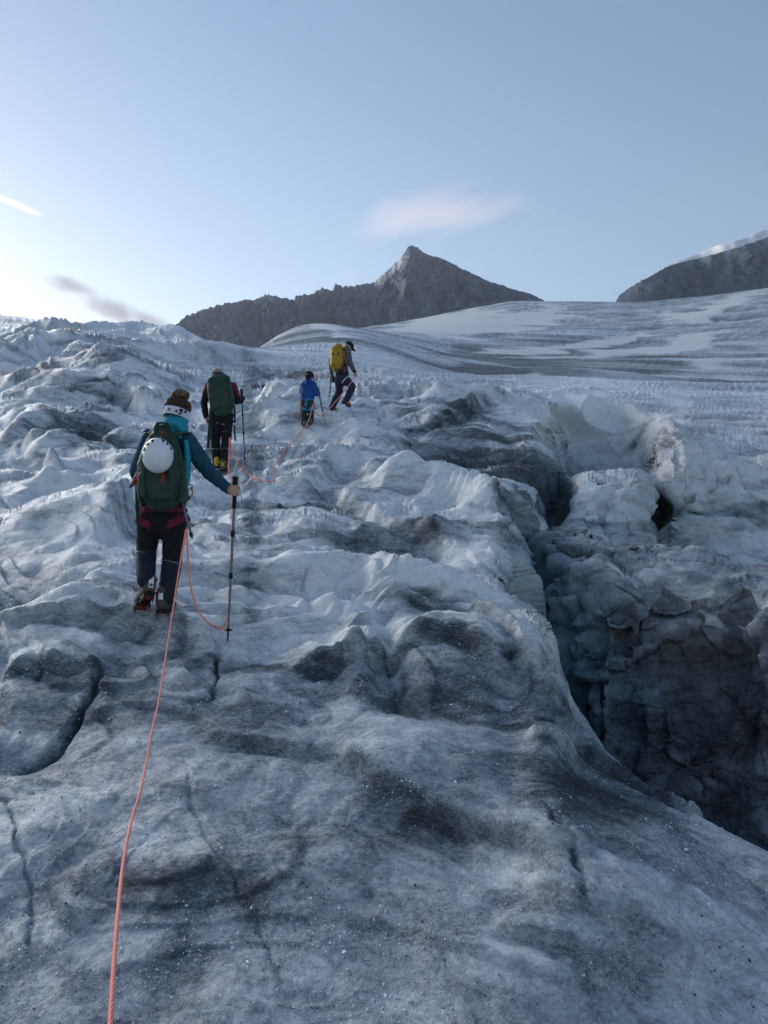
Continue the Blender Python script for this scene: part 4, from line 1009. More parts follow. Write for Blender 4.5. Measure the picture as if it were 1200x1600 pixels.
for a, b, c, zz in ((Lh, Lk, La, .72), (Rh, Rk, Ra, .72)):
    lg = moulded('knee_panel', [tube([mixp(a, b, .92), mixp(b, c, .35), mixp(b, c, .75), mixp(b, c, .96)], [.0685, .0655, .0615, .0600], 14)], M['navy'], .008, 3, tr, fold=.007, fscale=13, seed=9)
    p = mixp(a, b, .97)
    part('reflective_piping', [tube([p+Vector((-.065, -.052, .01)), p+Vector((-.03, -.083, .018)), p+Vector((.03, -.083, .006)), p+Vector((.068, -.05, -.012))], .0022, 6)], M['reflect'], tr)
part('side_trim', [tube([A(214, 888, -.02), A(214.5, 899, -.04), A(222, 906, -.06)], .0035, 6), tube([A(219, 911, -.05), A(219, 922, -.05)], .004, 6)], M['pink'], tr)
part('side_trim', [tube([A(274, 906, -.02), A(275, 924, -.03)], .0035, 6), tube([A(267, 932, -.03), A(267, 943, -.04)], .0035, 6)], M['pink'], tr)
# hair and headband
g = lambda x, y, z: hc+HR @ Vector((x, y, z))
hs = [ball(g(0, -.018, .042), (.093, .106, .072), HR), ball(g(0, -.045, -.005), (.072, .05, .05), HR)]
hr = moulded('hair', hs, M['hair'], .006, 2, h1, fold=.004, fscale=45, seed=3, stretch=(1.6, 1.6, .3))
bs = []
bc = g(.004, -.030, .122)
for k in range(26):
    a = rng.uniform(0, 6.28); b = rng.uniform(-.6, .9); r0 = .056
    n = Vector((math.cos(a)*math.cos(b), math.sin(a)*math.cos(b), math.sin(b)))
    c0 = bc+Vector((n.x*1.15, n.y, n.z*.5))*r0*.85; t1 = n.cross(Vector(rng.normal(size=3))).normalized(); t2 = n.cross(t1)
    bs.append(tube([c0+(t1*math.cos(q)+t2*math.sin(q))*.018+n*.004*math.sin(2*q) for q in np.linspace(0, 5.2, 8)], float(rng.uniform(.007, .012)), 7))
bs.append(ball(bc, (.055, .05, .026)))
bs.append(tube([g(0, -.02, .115), bc], [.05, .046], 12))
moulded('hair_bun', bs, M['bun'], .0048, 1, hr, fold=.003, fscale=60, seed=4)
NB = 28; vb = []; fb = []
for k in range(NB):
    a = 2*math.pi*k/NB
    for z0, rr in ((.012, 1.04), (-.004, 1.075), (-.028, 1.075), (-.046, 1.03)):
        vb.append(g(.083*rr*math.sin(a), -.010+.100*rr*math.cos(a), z0))
for k in range(NB):
    for j in range(3): fb.append((k*4+j, ((k+1) % NB)*4+j, ((k+1) % NB)*4+j+1, k*4+j+1))
hb = part('headband', [(vb, fb)], M['band'], h1)
def on_band(a, z, off=.0025):
    rr = 1.075; s, c = math.sin(a), math.cos(a); return g((.083*rr+off)*s, -.010+(.100*rr+off)*c, z)
def band_mark(poly, name='printed_mark'):
    V = [on_band(a, z, .004) for a, z in poly]+[on_band(a, z, -.003) for a, z in poly]; n = len(poly)
    part(name, [(V, [tuple(range(n)), tuple(range(2*n-1, n-1, -1))]+[(i, (i+1) % n, n+(i+1) % n, n+i) for i in range(n)])], M['rubber'], hb, smooth=False)
for poly in ([(pi+.10, -.012), (pi+.02, -.012), (pi+.02, -.024), (pi+.10, -.024)], [(pi-.02, -.013), (pi-.09, -.013), (pi-.09, -.025), (pi-.02, -.025)],
             [(pi-.42, -.030), (pi-.62, -.030), (pi-.60, -.006)], [(pi-.72, -.018), (pi-1.0, -.018), (pi-.98, .006), (pi-.75, .002)], [(pi-.74, -.024), (pi-1.02, -.024), (pi-.78, -.044)], [(pi+.75, .004), (pi+.95, .004), (pi+.85, -.014)],
             [(pi-1.1, .006), (pi-1.35, .004), (pi-1.2, -.02)]): band_mark(poly)
# harness
hn = part('harness', [tube([A(254, 797, .03)+Vector((.168*math.sin(a), -.128*math.cos(a), .012*math.cos(2*a))) for a in np.linspace(-pi, pi, 25)], [(.004, .021)]*25, 8, side=YW, cap=False)], M['maroon'], h1)
for (hp, sx) in ((Lh, -1), (Rh, 1)):
    cen = hp+Vector((0, 0, -.03)); pts = [cen+Vector((.098*math.sin(a)*1.0, -.102*math.cos(a), .045*sx*math.sin(a)+.004)) for a in np.linspace(-pi, pi, 21)]
    part('leg_loop', [tube(pts, [(.004, .026)]*21, 8, side=YW, cap=False)], M['maroon'], hn)
    part('riser', [tube([hp+Vector((sx*.055, -.105, -.02)), A(254, 800, -.105)+Vector((sx*.105, 0, .06))], [(.004, .007)]*2, 6)], M['maroon'], hn)
# gear on the right hip: sling, orange carabiner
cb = A(297, 770, -.03)
car = [tube([cb+Vector((.016*math.sin(a)+.004*math.cos(a), 0, .036*math.cos(a))) for a in np.linspace(-2.4, 2.4, 14)], .0045, 8)]
cr = part('carabiner', car, M['orange'], hn)
part('gate', [tube([cb+Vector((-.010, 0, .027)), cb+Vector((-.013, 0, -.026))], .0042, 8)], M['steel'], cr)
part('sling', [strip([A(290, 757, -.04), A(297, 757, -.05), A(301, 760, -.05), A(298, 766, -.04)], YW, .018, .006)], M['green'], hn)
part('gear_loop', [tube([A(290, 740, -.02), A(295, 738, -.03), A(297, 745, -.03), A(292, 754, -.02)], .0045, 8)], M['rubber'], hn)
part('gear_loop', [tube([A(286, 768, -.05), A(289, 776, -.06), A(292, 782, -.05)], .005, 8)], M['orange'], hn)
boot_set(h1, A(233, 930, -.15), A(216, 954, .08), Vector((-.15, .62, .75)), M['boot'], M['sole'], M['white'], 1.12)
b = boot_set(h1, A(252, 957, -.09), A(268, 953, .15), Vector((0, .05, 1)), M['boot'], M['sole'], M['white'], 1.12)
part('loose_strap', [strip([A(249, 945, -.12), A(241, 952, -.13), A(231, 962, -.13)], YW, .012, .003)], M['bootred'], b)

# green pack
po = A(254, 786, -.19)
pk = empty('backpack', po)
tag(pk, 'dark green backpack carrying a white helmet on the nearest hiker', 'backpack', 'backpacks')
sx_, out_ = XW, Vector((0, -1, 0))
bot, top = A(254, 783, -.21), A(255, 673, -.13)
moulded('main_bag', [pack_shell(bot, top, sx_, out_, [(0.03, .112, .085, 0), (.10, .137, .105, .015), (.32, .152, .118, .03), (.52, .147, .112, .03), (.72, .121, .095, .02), (.88, .091, .07, .005), (1.0, .056, .045, -.02)])], M['green'], .008, 3, pk, fold=.007, fscale=11, seed=12)
moulded('front_pocket', [pack_shell(A(254, 778, -.31), A(253, 700, -.30), sx_, out_, [(0.03, .09, .03, 0), (.3, .105, .035, .008), (.7, .09, .035, .008), (1.0, .07, .025, 0)])], M['green'], .008, 3, pk, fold=.005, fscale=13, seed=14)
for s in (-1, 1):
    part('seam_piping', [tube([A(254+s*26, 780, -.315), A(254+s*29, 745, -.345), A(254+s*25, 705, -.325), A(254+s*16, 678, -.24)], .0045, 6)], M['dgreen'], pk)
    part('side_pocket', [tube([A(254+s*30, 782, -.20), A(254+s*32, 765, -.20), A(254+s*32, 748, -.20)], [(.022, .075), (.026, .085), (.016, .08)], 14, side=XW)], M['green'], pk)
part('haul_loop', [tube([A(243, 689, -.215), A(244, 668, -.19), A(247, 661, -.17), A(254, 660, -.16), A(260, 662, -.17), A(265, 677, -.20), A(268, 688, -.215)], [(.016, .005)]*7, 8)], M['dgreen'], pk)
part('top_flap', [tube([A(240, 690, -.24), A(254, 686, -.25), A(268, 690, -.24)], [(.012, .02), (.014, .024), (.012, .02)], 10)], M['green'], pk)
part('red_patch', [box(A(254, 677.5, -.225), (.012, .004, .012))], M['logo'], pk)
part('red_patch', [box(A(254.5, 746, -.367), (.010, .004, .030))], M['logo'], pk)
part('shoulder_strap', [tube([A(270, 680, -.10), A(284, 676, -.06), A(293, 677, .0), A(292, 685, .10), A(288, 700, .17)], [(.034, .010), (.036, .011), (.036, .011), (.034, .01), (.03, .009)], 10, side=XW)], M['green'], pk)
part('shoulder_strap', [tube([A(246, 678, -.10), A(237, 676, -.05), A(231, 678, .02), A(234, 690, .11)], [(.03, .010), (.032, .011), (.032, .011), (.03, .01)], 10, side=XW)], M['green'], pk)
part('lift_strap', [strip([A(272, 690, -.2), A(280, 720, -.23), A(284, 750, -.22), A(284, 778, -.2)], YW, .02, .004)], M['dgreen'], pk)
part('blue_tab', [tube([A(222, 674.5, .0), A(227, 673, -.02), A(232, 672, -.03)], [(.004, .008), (.009, .012), (.008, .012)], 8)], M['blue'], pk)
part('hip_belt', [tube([A(225, 784, -.10), A(217, 780, .0), A(216, 778, .1)], [(.012, .03)]*3, 10, side=YW)], M['black'], pk)
part('hip_belt', [tube([A(284, 784, -.10), A(292, 780, .0), A(292, 778, .1)], [(.012, .03)]*3, 10, side=YW)], M['black'], pk)
part('hanging_strap', [strip([A(214, 752, -.16), A(214, 775, -.17), A(215, 800, -.165), A(217, 829, -.16)], YW, .025, .004), box(A(214.5, 791, -.17), (.014, .005, .012))], M['dgreen'], pk)
# helmet strapped to the pack
hp = A(247, 713, -.405); Rm = rotm(10, 0, 20)
hl = empty('helmet', hp); tag(hl, 'white climbing helmet with black vents strapped on the green pack', 'helmet')
vs_, fs_ = [], []; NA, NRR = 40, 14; ra, rz, rd = .099, .116, .112
def on_helmet(a, t, off=0.0):
    """a: angle round the crown, t: 0 crown .. 1 rim"""
    r = math.sin(t*pi/2); dd = math.cos(t*pi/2)**.85
    sc = 1+off
    rim = .012*math.sin(3*a) if t > .95 else 0
    return hp+Rm @ Vector((ra*sc*r*math.sin(a), -(rd*dd*sc+rim)+.035, rz*sc*r*math.cos(a)*(1.0 if math.cos(a) > 0 else .98)))
for i in range(NRR):
    for k in range(NA): vs_.append(on_helmet(2*pi*k/NA, max(.02, i/(NRR-1))))
for k in range(NA): vs_.append(on_helmet(2*pi*k/NA, 1.0)+Vector((0, .016, 0)))
for k in range(NA): vs_.append(on_helmet(2*pi*k/NA, .93, -.06)+Vector((0, .012, 0)))
for i in range(NRR+1):
    for k in range(NA): fs_.append((i*NA+k, i*NA+(k+1) % NA, (i+1)*NA+(k+1) % NA, (i+1)*NA+k))
fs_.append(tuple(range(NA))); fs_.append(tuple((NRR+1)*NA+k for k in reversed(range(NA))))
part('shell', [(vs_, fs_)], M['white'], hl)
def vent(poly):
    V = [on_helmet(a, t, .03) for a, t in poly]+[on_helmet(a, t, -.03) for a, t in poly]; n = len(poly)
    part('vent', [(V, [tuple(range(n)), tuple(range(2*n-1, n-1, -1))]+[(i, (i+1) % n, n+(i+1) % n, n+i) for i in range(n)])], M['rubber'], hl, smooth=False)
for k, a in enumerate([-1.15, -.80, -.38, .30, .68, 1.02]):
    w = .13; vent([(a-w, .86), (a+w, .85), (a+(.06 if k % 2 else -.05), .62)])
vent([(1.22, .60), (1.42, .86), (1.62, .90)]); vent([(2.45, .88), (2.75, .90), (2.6, .97)]); vent([(-1.5, .93), (-1.75, .93), (-1.55, .80)])
part('mark', [box(on_helmet(2.62, .86), (.022, .006, .007), Rm)], M['rubber'], hl)
part('strap', [tube([on_helmet(2.7, .95), A(262, 742, -.36), A(264, 752, -.35)], .004, 6)], M['rubber'], hl)
pole('trekking_pole', pole_top, pole_tip, M['rubber'], M['greym'], 'grey trekking pole with black grip in the nearest hiker\'s right hand', k=1.15, strapdir=(1, .0, 0))
# ice axe hanging at the right hip
ia = A(286, 788, -.10); ax_o = empty('ice_axe', A(300, 838, -.12)); tag(ax_o, 'grey ice axe shaft with black end hanging at the nearest hiker\'s right hip', 'ice axe', 'ice axes')
p0, p1 = A(287, 792, -.13), A(299, 836, -.14)
part('shaft', [tube([A(284, 780, -.11), p0, p1], [(.0085, .012)]*3, 10)], M['greym'], ax_o)
part('spike', [tube([mixp(p0, p1, .93), p1, A(300, 840, -.14)], [.0125, .0125, .007], 10)], M['rubber'], ax_o)
part('pick', [tube([A(278, 781, -.06), A(284, 779, -.11), A(292, 781, -.13)], [(.003, .006), (.006, .014), (.005, .01)], 8)], M['steel'], ax_o)
# red and blue tool on the left
to = empty('tool', A(204, 760, -.05)); tag(to, 'short red tool with blue tip sticking out left of the nearest pack', 'tool')
q0, q1 = A(217, 738, -.14), A(207, 757, -.14)
part('handle', [tube([q0, q1], [(.016, .010), (.014, .009)], 10, power=3)], M['red'], to)
part('line', [tube([mixp(q0, q1, .1)+Vector((-.010, -.010, .004)), mixp(q0, q1, .95)+Vector((-.010, -.010, .004))], .0022, 6)], M['white'], to)
part('blue_tip', [tube([q1, A(203, 762, -.14)], [(.014, .009), (.006, .004)], 10, power=3)], M['blue'], to)

# ------------------------------------------------------------------ second hiker, maroon and black
D2 = ground(346, 740, 9.0).y
A = lambda px, py, dd=0.0: P(px, py, D2+dd)
org = A(346, 738); HR = rotm(-18, 0, 0); hc = A(340, 590, .14)
Lsh, Rsh = A(328, 604, 0), A(362, 603, 0); Lel, Rel = A(318.5, 630, .05), A(372, 628, -.02); Lwr, Rwr = A(322, 651, .02), A(379, 623, .16)
pel, wai, che = A(347, 649, .02), A(347, 635, .02), A(345, 612, .03)
Lh, Rh, Lk, Rk, La, Ra = A(339, 653, .02), A(355, 653, .02), A(336.5, 689, .04), A(353.5, 689, .0), A(338.5, 722, -.03), A(350.5, 720, -.10)
p2_tip = ground(383, 727, 8.0); p2_top = A(377, 608, .17); pax = (p2_tip-p2_top).normalized(); gc = p2_top+pax*.14
sh = head_shells(hc, HR)+[tube([A(341, 595, .10), A(344, 604, .05)], [.055, .06], 12), tube([pel, wai, che, A(345, 600, .03)], [(.14, .10), (.13, .09), (.15, .10), (.10, .07)], 14)]
for a, b, c in ((Lh, Lk, La), (Rh, Rk, Ra)): sh.append(tube([a, b, c], [.075, .052, .036], 10))
for a, b, c in ((Lsh, Lel, Lwr), (Rsh, Rel, Rwr)): sh.append(tube([a, b, c], [.044, .036, .024], 10))
sh += open_hand(Lwr, Vector((.25, .1, -1)), Vector((.2, .9, .1)), Vector((.9, -.1, .1)))
h2 = moulded('person', sh, M['skin'], .008, 3, org=org)
tag(h2, 'hiker in maroon and black jacket with dark green pack and yellow boots, second from camera', 'person', 'roped hikers'); face_bits(h2, hc, HR)
tj = [tube([A(347, 652, .02), wai, che, A(345, 603, .03)], [(.165, .12), (.150, .11), (.172, .115), (.13, .08)], 16)]
tj += [tube([A(336, 602, .02), Lsh, mixp(Lsh, Lel, .5), Lel, mixp(Lel, Lwr, .5), Lwr], [.07, .066, .06, .054, .050, .04], 12), tube([A(354, 602, .02), Rsh, mixp(Rsh, Rel, .5), Rel, mixp(Rel, Rwr, .5), Rwr], [.07, .066, .06, .056, .050, .04], 12)]
jk = moulded('jacket', tj, M['black'], .011, 4, h2, fold=.009, fscale=11, seed=20)
for a, b, c, s in ((Lsh, Lel, Lwr, -1), (Rsh, Rel, Rwr, 1)):
    of = Vector((s*.022, -.004, .018))
    moulded('sleeve_panel', [tube([A(346+s*9, 600, -.01), a+of*.9, mixp(a, b, .5)+of, mixp(a, b, .95)+of*.8], [.05, .058, .048, .03], 12)], M['maroon'], .010, 3, jk, fold=.006, fscale=12, seed=21)
moulded('glove', grip_hand(Rwr, gc, pax, Vector((-.3, -1, .1)), XW)+[tube([mixp(Rel, Rwr, .8), Rwr], [.042, .04], 12)], M['glove'], .007, 2, h2)
part('hand_loop', [tube([A(325, 652, -.06), A(323, 656, -.06)], .010, 8)], M['orange'], h2)
tt = [tube([A(347, 640, .02), pel, A(347, 660, .02)], [(.150, .115), (.175, .13), (.165, .12)], 16)]
for a, b, c in ((Lh, Lk, La), (Rh, Rk, Ra)): tt.append(tube([a, mixp(a, b, .5), b, mixp(b, c, .5), mixp(b, c, 1.08)], [.092, .084, .072, .068, .058], 12))
tr = moulded('trousers', tt, M['black'], .011, 4, h2, fold=.009, fscale=11, seed=22)
for a, b, c in ((Lh, Lk, La), (Rh, Rk, Ra)):
    for t0, t1 in ((.62, .02), (None, .42)):
        p = mixp(a, b, t0) if t0 else mixp(b, c, t1)
        part('reflective_piping', [tube([p+Vector((-.066, -.045, 0)), p+Vector((-.02, -.078, .012)), p+Vector((.02, -.078, .01)), p+Vector((.066, -.045, -.01))], .0028, 6)], M['reflect'], tr)
hn = part('harness', [tube([A(347, 650, .02)+Vector((.172*math.sin(a), -.132*math.cos(a), 0)) for a in np.linspace(-pi, pi, 21)], [(.004, .02)]*21, 8, side=YW, cap=False)], M['black'], h2)
for hp_ in (Lh, Rh): part('leg_loop', [tube([hp_+Vector((.096*math.sin(a), -.1*math.cos(a), -.05)) for a in np.linspace(-pi, pi, 17)], [(.004, .02)]*17, 8, side=YW, cap=False)], M['black'], hn)
for x, y in ((340, 660.5), (349, 663)): part('buckle', [box(A(x, y, -.09), (.014, .004, .007))], M['steel'], hn)
part('carabiner', [tube([A(329.5, 634, -.06)+Vector((.014*math.sin(a), 0, .034*math.cos(a))) for a in np.linspace(-2.6, 2.6, 12)], .0045, 6)], M['steel'], hn)
part('carabiner', [tube([A(366.5, 639, -.04)+Vector((.012*math.sin(a), 0, .028*math.cos(a))) for a in np.linspace(-2.6, 2.6, 12)], .0045, 6)], M['steel'], hn)
capo = moulded('cap', [ball(hc+HR @ Vector((0, -.008, .058)), (.088, .102, .075), HR), tube([hc+HR @ Vector((x, .12-abs(x)*.5, .04)) for x in (-.06, 0, .06)], [(.02, .008)]*3, 8, side=YW)], M['cap'], .008, 2, h2)
part('cap_band', [tube([hc+HR @ Vector((.092*math.sin(a), -.008+.106*math.cos(a), .030)) for a in np.linspace(pi-.9, pi+.9, 11)], [(.004, .012)]*11, 6, side=HR @ ZW)], M['rubber'], capo)
boot_set(h2, A(339, 731, -.08), A(338, 728, .18), ZW+Vector((0, -.05, 0)), M['yellow'], M['sole'], M['yellow'], 1.0, False, M['yellow'])
boot_set(h2, A(348, 736, -.16), A(351, 733, .10), ZW+Vector((0, .15, 0)), M['boot'], M['sole'], M['yellow'], 1.05, True, M['yellow'])
pk = empty('backpack', A(348, 643, -.2)); tag(pk, 'tall dark green backpack on the hiker in maroon and black', 'backpack', 'backpacks')
moulded('main_bag', [pack_shell(A(349.5, 643, -.19), A(341.5, 590, -.14), XW, Vector((0, -1, 0)), [(.02, .13, .08, 0), (.12, .175, .115, .01), (.4, .185, .125, .02), (.7, .178, .12, .02), (.9, .165, .10, .01), (1.0, .12, .07, 0)])], M['green'], .010, 3, pk, fold=.012, fscale=9, seed=24)
moulded('lid', [pack_shell(A(343, 598, -.16), A(341, 587.5, -.15), XW, Vector((0, -1, 0)), [(0, .16, .11, .01), (.5, .165, .115, .01), (1.0, .09, .06, 0)])], M['green'], .010, 3, pk, fold=.008, fscale=12, seed=25)
part('compression_strap', [strip([A(354, 590, -.27), A(358, 612, -.315), A(360, 632, -.315), A(360, 641, -.28)], YW, .016, .005)], M['dgreen'], pk)
part('red_patch', [box(A(352, 618, -.338), (.010, .004, .022))], M['logo'], pk)
for s, pts in ((-1, [(330, 636), (328.5, 655), (326.5, 680), (325, 700)]),): part('hanging_strap', [strip([A(x, y, -.13) for x, y in pts], YW, .045, .005)], M['dgreen'], pk)
part('hanging_strap', [strip([A(366, 632, -.1), A(366.5, 645, -.1), A(367, 661, -.1)], YW, .03, .005)], M['dgreen'], pk)
part('hanging_strap', [strip([A(366, 664, -.1), A(366.5, 676, -.1), A(368, 689, -.1)], YW, .028, .005)], M['dgreen'], pk)
for s in (-1, 1): part('shoulder_strap', [tube([A(343+s*8, 592, -.10), A(345+s*13, 595, .0), A(345+s*14, 602, .12), A(345+s*13, 618, .17)], [(.03, .01)]*4, 8)], M['green'], pk)
pole('trekking_pole', p2_top, p2_tip, M['rubber'], M['purple'], 'thin dark purple trekking pole held up by the hiker in maroon', k=1.25)

# ------------------------------------------------------------------ child in blue
D3 = ground(481, 668, 14.0).y
A = lambda px, py, dd=0.0: P(px, py, D3+dd)
org = A(480, 667); HR = rotm(-8, 0, -25); hc = A(483, 589.5, .03)
Lsh, Rsh = A(473.5, 601, 0), A(490.5, 601, 0); Lel, Rel = A(471.5, 613, .06), A(495, 616, -.03); Lwr, Rwr = A(475, 618, .18), A(497.5, 614, .14)
pel = A(480.5, 629, .0); Lh, Rh, Lk, Rk, La, Ra = A(475.7, 632, 0), A(485.5, 632, 0), A(475, 646, .04), A(486, 647, .03), A(475, 660, -.02), A(485, 659, .02)
p3_tip = ground(508.5, 662, 13.0); p3_top = A(496.5, 606, .16); pax = (p3_tip-p3_top).normalized(); gc = p3_top+pax*.10
sh = head_shells(hc, HR, .88)+[tube([A(482.5, 593, .02), A(482, 599, 0)], [.045, .05], 10), tube([pel, A(481, 615, 0), A(482, 602, 0)], [(.10, .08), (.10, .08), (.10, .07)], 12)]
for a, b, c in ((Lh, Lk, La), (Rh, Rk, Ra)): sh.append(tube([a, b, c], [.058, .042, .03], 10))
for a, b, c in ((Lsh, Lel, Lwr), (Rsh, Rel, Rwr)): sh.append(tube([a, b, c], [.035, .03, .022], 10))
sh += open_hand(Lwr, Vector((.3, .6, -.5)), Vector((.6, -.4, 0)), ZW)
h3 = moulded('person', sh, M['skin'], .008, 3, org=org); face_bits(h3, hc, HR, .88)
tag(h3, 'child in royal blue hooded jacket and black helmet, smallest of the four', 'person', 'roped hikers')
tj = [tube([A(480.5, 622, 0), A(480.5, 614, .0), A(481.5, 604, 0), A(482, 598, .0)], [(.135, .105), (.135, .10), (.14, .10), (.085, .07)], 14)]
tj += [tube([A(477, 600, .01), Lsh, Lel, Lwr], [.06, .06, .052, .042], 12), tube([A(487, 600, .01), Rsh, mixp(Rsh, Rel, .5), Rel, Rwr], [.06, .062, .056, .054, .042], 12)]
jk = moulded('jacket', tj, M['royal'], .010, 4, h3, fold=.009, fscale=14, seed=31)
moulded('hood', [tube([A(475.5, 598, -.03), A(480, 599.5, -.085), A(485, 598, -.05)], [.045, .062, .05], 12), tube([A(482, 601, .0), A(482, 594.5, .02)], [(.09, .075), (.07, .065)], 12)], M['royal'], .009, 3, jk, fold=.006, fscale=16, seed=32)
moulded('shirt_hem', [tube([A(480.5, 620, 0), A(480.5, 625.5, 0)], [(.128, .10), (.124, .098)], 16)], M['turq'], .008, 2, h3, fold=.004, fscale=18, seed=33)
moulded('glove', grip_hand(Rwr, gc, pax, Vector((-.3, -1, .1)), XW)+[tube([mixp(Rel, Rwr, .75), Rwr], [.042, .04], 10)], M['glove'], .007, 2, h3)
tt = [tube([A(480.5, 624, 0), A(480.5, 634, 0)], [(.122, .098), (.125, .10)], 14)]
for a, b, c in ((Lh, Lk, La), (Rh, Rk, Ra)): tt.append(tube([a, mixp(a, b, .5), b, mixp(b, c, .5), mixp(b, c, 1.1)], [.068, .064, .060, .060, .056], 12))
tr = moulded('trousers', tt, M['trouser'], .010, 3, h3, fold=.008, fscale=14, seed=34)
for hp_ in (Lk, Rk): part('reflective_piping', [tube([hp_+Vector((-.05, -.045, 0)), hp_+Vector((0, -.066, .006)), hp_+Vector((.05, -.045, 0))], .003, 6)], M['reflect'], tr)
hn = part('harness', [strip([A(479, 623, -.112), A(478.5, 630, -.118), A(478, 636, -.11)], YW, .03, .005)], M['turq'], h3)
for hp_ in (Lh, Rh): part('leg_loop', [tube([hp_+Vector((.073*math.sin(a), -.075*math.cos(a), -.09+.0*a)) for a in np.linspace(-pi, pi, 17)], [(.005, .038)]*17, 8, side=YW, cap=False)], M['turq'], hn)
part('knot', [ball(A(476.5, 631.5, -.085), .014, None, 8, 6)], M['white'], hn)
he = moulded('helmet', [ball(hc+HR @ Vector((0, -.006, .040)), (.092, .108, .082), HR), tube([hc+HR @ Vector((x, .105-abs(x)*.35, .03)) for x in (-.06, 0, .06)], [(.018, .008)]*3, 8, side=YW), tube([hc+HR @ Vector((0, -.06, .0)), hc+HR @ Vector((0, -.07, -.02))], [.05, .045], 10)], M['rubber'], .008, 2, h3)
part('helmet_mark', [box(hc+HR @ Vector((.02, -.115, .03)), (.010, .004, .008), HR)], M['white'], he)
boot_set(h3, A(476, 667.5, -.10), A(477, 665, .10), ZW, M['boot'], M['sole'], M['turq'], .82, False, M['tan'])
boot_set(h3, A(485, 664.5, -.04), A(489, 663, .13), ZW, M['boot'], M['sole'], M['tan'], .82, False, M['tan'])
pole('trekking_pole', p3_top, p3_tip, M['rubber'], M['darkm'], 'trekking pole with red lower half and lime basket in the child\'s hand', lower_m=M['red'], basket_m=M['lime'], k=1.3)
ax_o = empty('ice_axe', A(467, 656, -.02)); tag(ax_o, 'ice axe with red orange shaft hanging head down at the child\'s left side', 'ice axe', 'ice axes')
part('shaft', [tube([A(470.5, 627, -.06), A(469, 640, -.07), A(467.2, 655, -.06)], [(.011, .013)]*3, 8)], M['orange'], ax_o)
part('lower_shaft', [tube([A(468.7, 641, -.07), A(467, 656, -.06)], [.0135, .0135], 8)], M['red'], ax_o)
part('pick', [tube([A(460.5, 651.5, -.05), A(464, 653, -.06), A(468.5, 658, -.06)], [(.006, .012), (.012, .03), (.008, .014)], 8)], M['greym'], ax_o)
part('leash', [tube([A(470, 627, -.05), A(466, 635, -.05), A(463, 645, -.05), A(462, 651, -.05)], .0045, 6)], M['rubber'], ax_o)

# ------------------------------------------------------------------ leader with the yellow pack, walking to the right
D4 = ground(522, 643, 15.0).y
A = lambda px, py, dd=0.0: P(px, py, D4+dd)
org = A(522, 642); HR = rotm(-38, 0, -72); hc = A(544.5, 542.5, .02)
Lsh, Rsh = A(533, 548, .16), A(543, 549.5, -.14); Lel, Rel = A(517, 563, .22), A(547.5, 568, -.18); Lwr, Rwr = A(518, 583, .16), A(554, 581, -.10)
pel = A(535, 588, 0); Lh, Rh = A(530, 592, .10), A(538, 592, -.10); Lk, Rk = A(530, 612, .12), A(551, 604, -.10); La, Ra = A(519.5, 635, .10), A(541.5, 624, -.12)
p4_tip = A(513.7, 625.5, .16); p4_top = A(518.8, 584, .16)
gz = ground_z(p4_tip.x, p4_tip.y)
pax = (p4_tip-p4_top).normalized(); gc = p4_top+pax*.10
sh = head_shells(hc, HR)+[tube([hc+Vector((-.03, 0, -.05)), A(540, 549, 0)], [.054, .06], 12), tube([pel, A(536, 572, 0), A(540, 555, 0)], [(.11, .12), (.11, .13), (.10, .15)], 14)]
for a, b, c in ((Lh, Lk, La), (Rh, Rk, Ra)): sh.append(tube([a, b, c], [.078, .055, .04], 10))
for a, b, c in ((Lsh, Lel, Lwr), (Rsh, Rel, Rwr)): sh.append(tube([a, b, c], [.044, .036, .026], 10))
hand4 = A(555.5, 586, -.10)
sh += grip_hand(Rwr, hand4, Vector((.55, -.2, .7)), Vector((-.2, -1, .1)), XW)+grip_hand(Lwr, gc, pax, Vector((-.3, -1, .1)), XW)
h4 = moulded('person', sh, M['skin'], .008, 3, org=org); face_bits(h4, hc, HR)
tag(h4, 'hiker in grey top, black cap and dark trousers striding to the right, leading', 'person', 'roped hikers')
tj = [tube([A(534.5, 586, 0), A(534.5, 574, 0), A(537.5, 561, 0), A(539.5, 551, 0), A(541.5, 546, 0)], [(.125, .15), (.12, .145), (.135, .17), (.125, .17), (.07, .09)], 16)]
tj += [tube([A(536, 548, .10), Lsh, Lel, Lwr], [.065, .066, .054, .042], 12), tube([A(541, 548, -.08), Rsh, mixp(Rsh, Rel, .5), Rel, mixp(Rel, Rwr, .5), mixp(Rel, Rwr, .95)], [.065, .068, .062, .053, .046, .038], 12)]
jk = moulded('sweater', tj, M['grey'], .010, 4, h4, fold=.009, fscale=12, seed=41)
part('cuff', [tube([mixp(Rel, Rwr, .86), mixp(Rel, Rwr, 1.0)], [.043, .040], 12)], M['black'], jk)
part('accessory_cord', [tube([A(536.5, 550, -.19), A(539, 558, -.21), A(542, 568, -.20), A(544, 578, -.17)], .008, 6)], M['orange'], h4)
tt = [tube([A(534.5, 580, 0), pel, A(534.5, 594, 0)], [(.125, .15), (.14, .165), (.13, .15)], 16)]
for a, b, c in ((Lh, Lk, La), (Rh, Rk, Ra)): tt.append(tube([a, mixp(a, b, .5), b, mixp(b, c, .5), mixp(b, c, 1.06)], [.098, .088, .078, .074, .066], 12))
tr = moulded('trousers', tt, M['jean'], .010, 3, h4, fold=.009, fscale=12, seed=42)
hn = part('harness', [tube([A(534.5, 585, 0)+Vector((.138*math.sin(a), -.165*math.cos(a), .012*math.sin(a))) for a in np.linspace(-pi, pi, 21)], [(.004, .03)]*21, 8, side=YW, cap=False)], M['black'], h4)
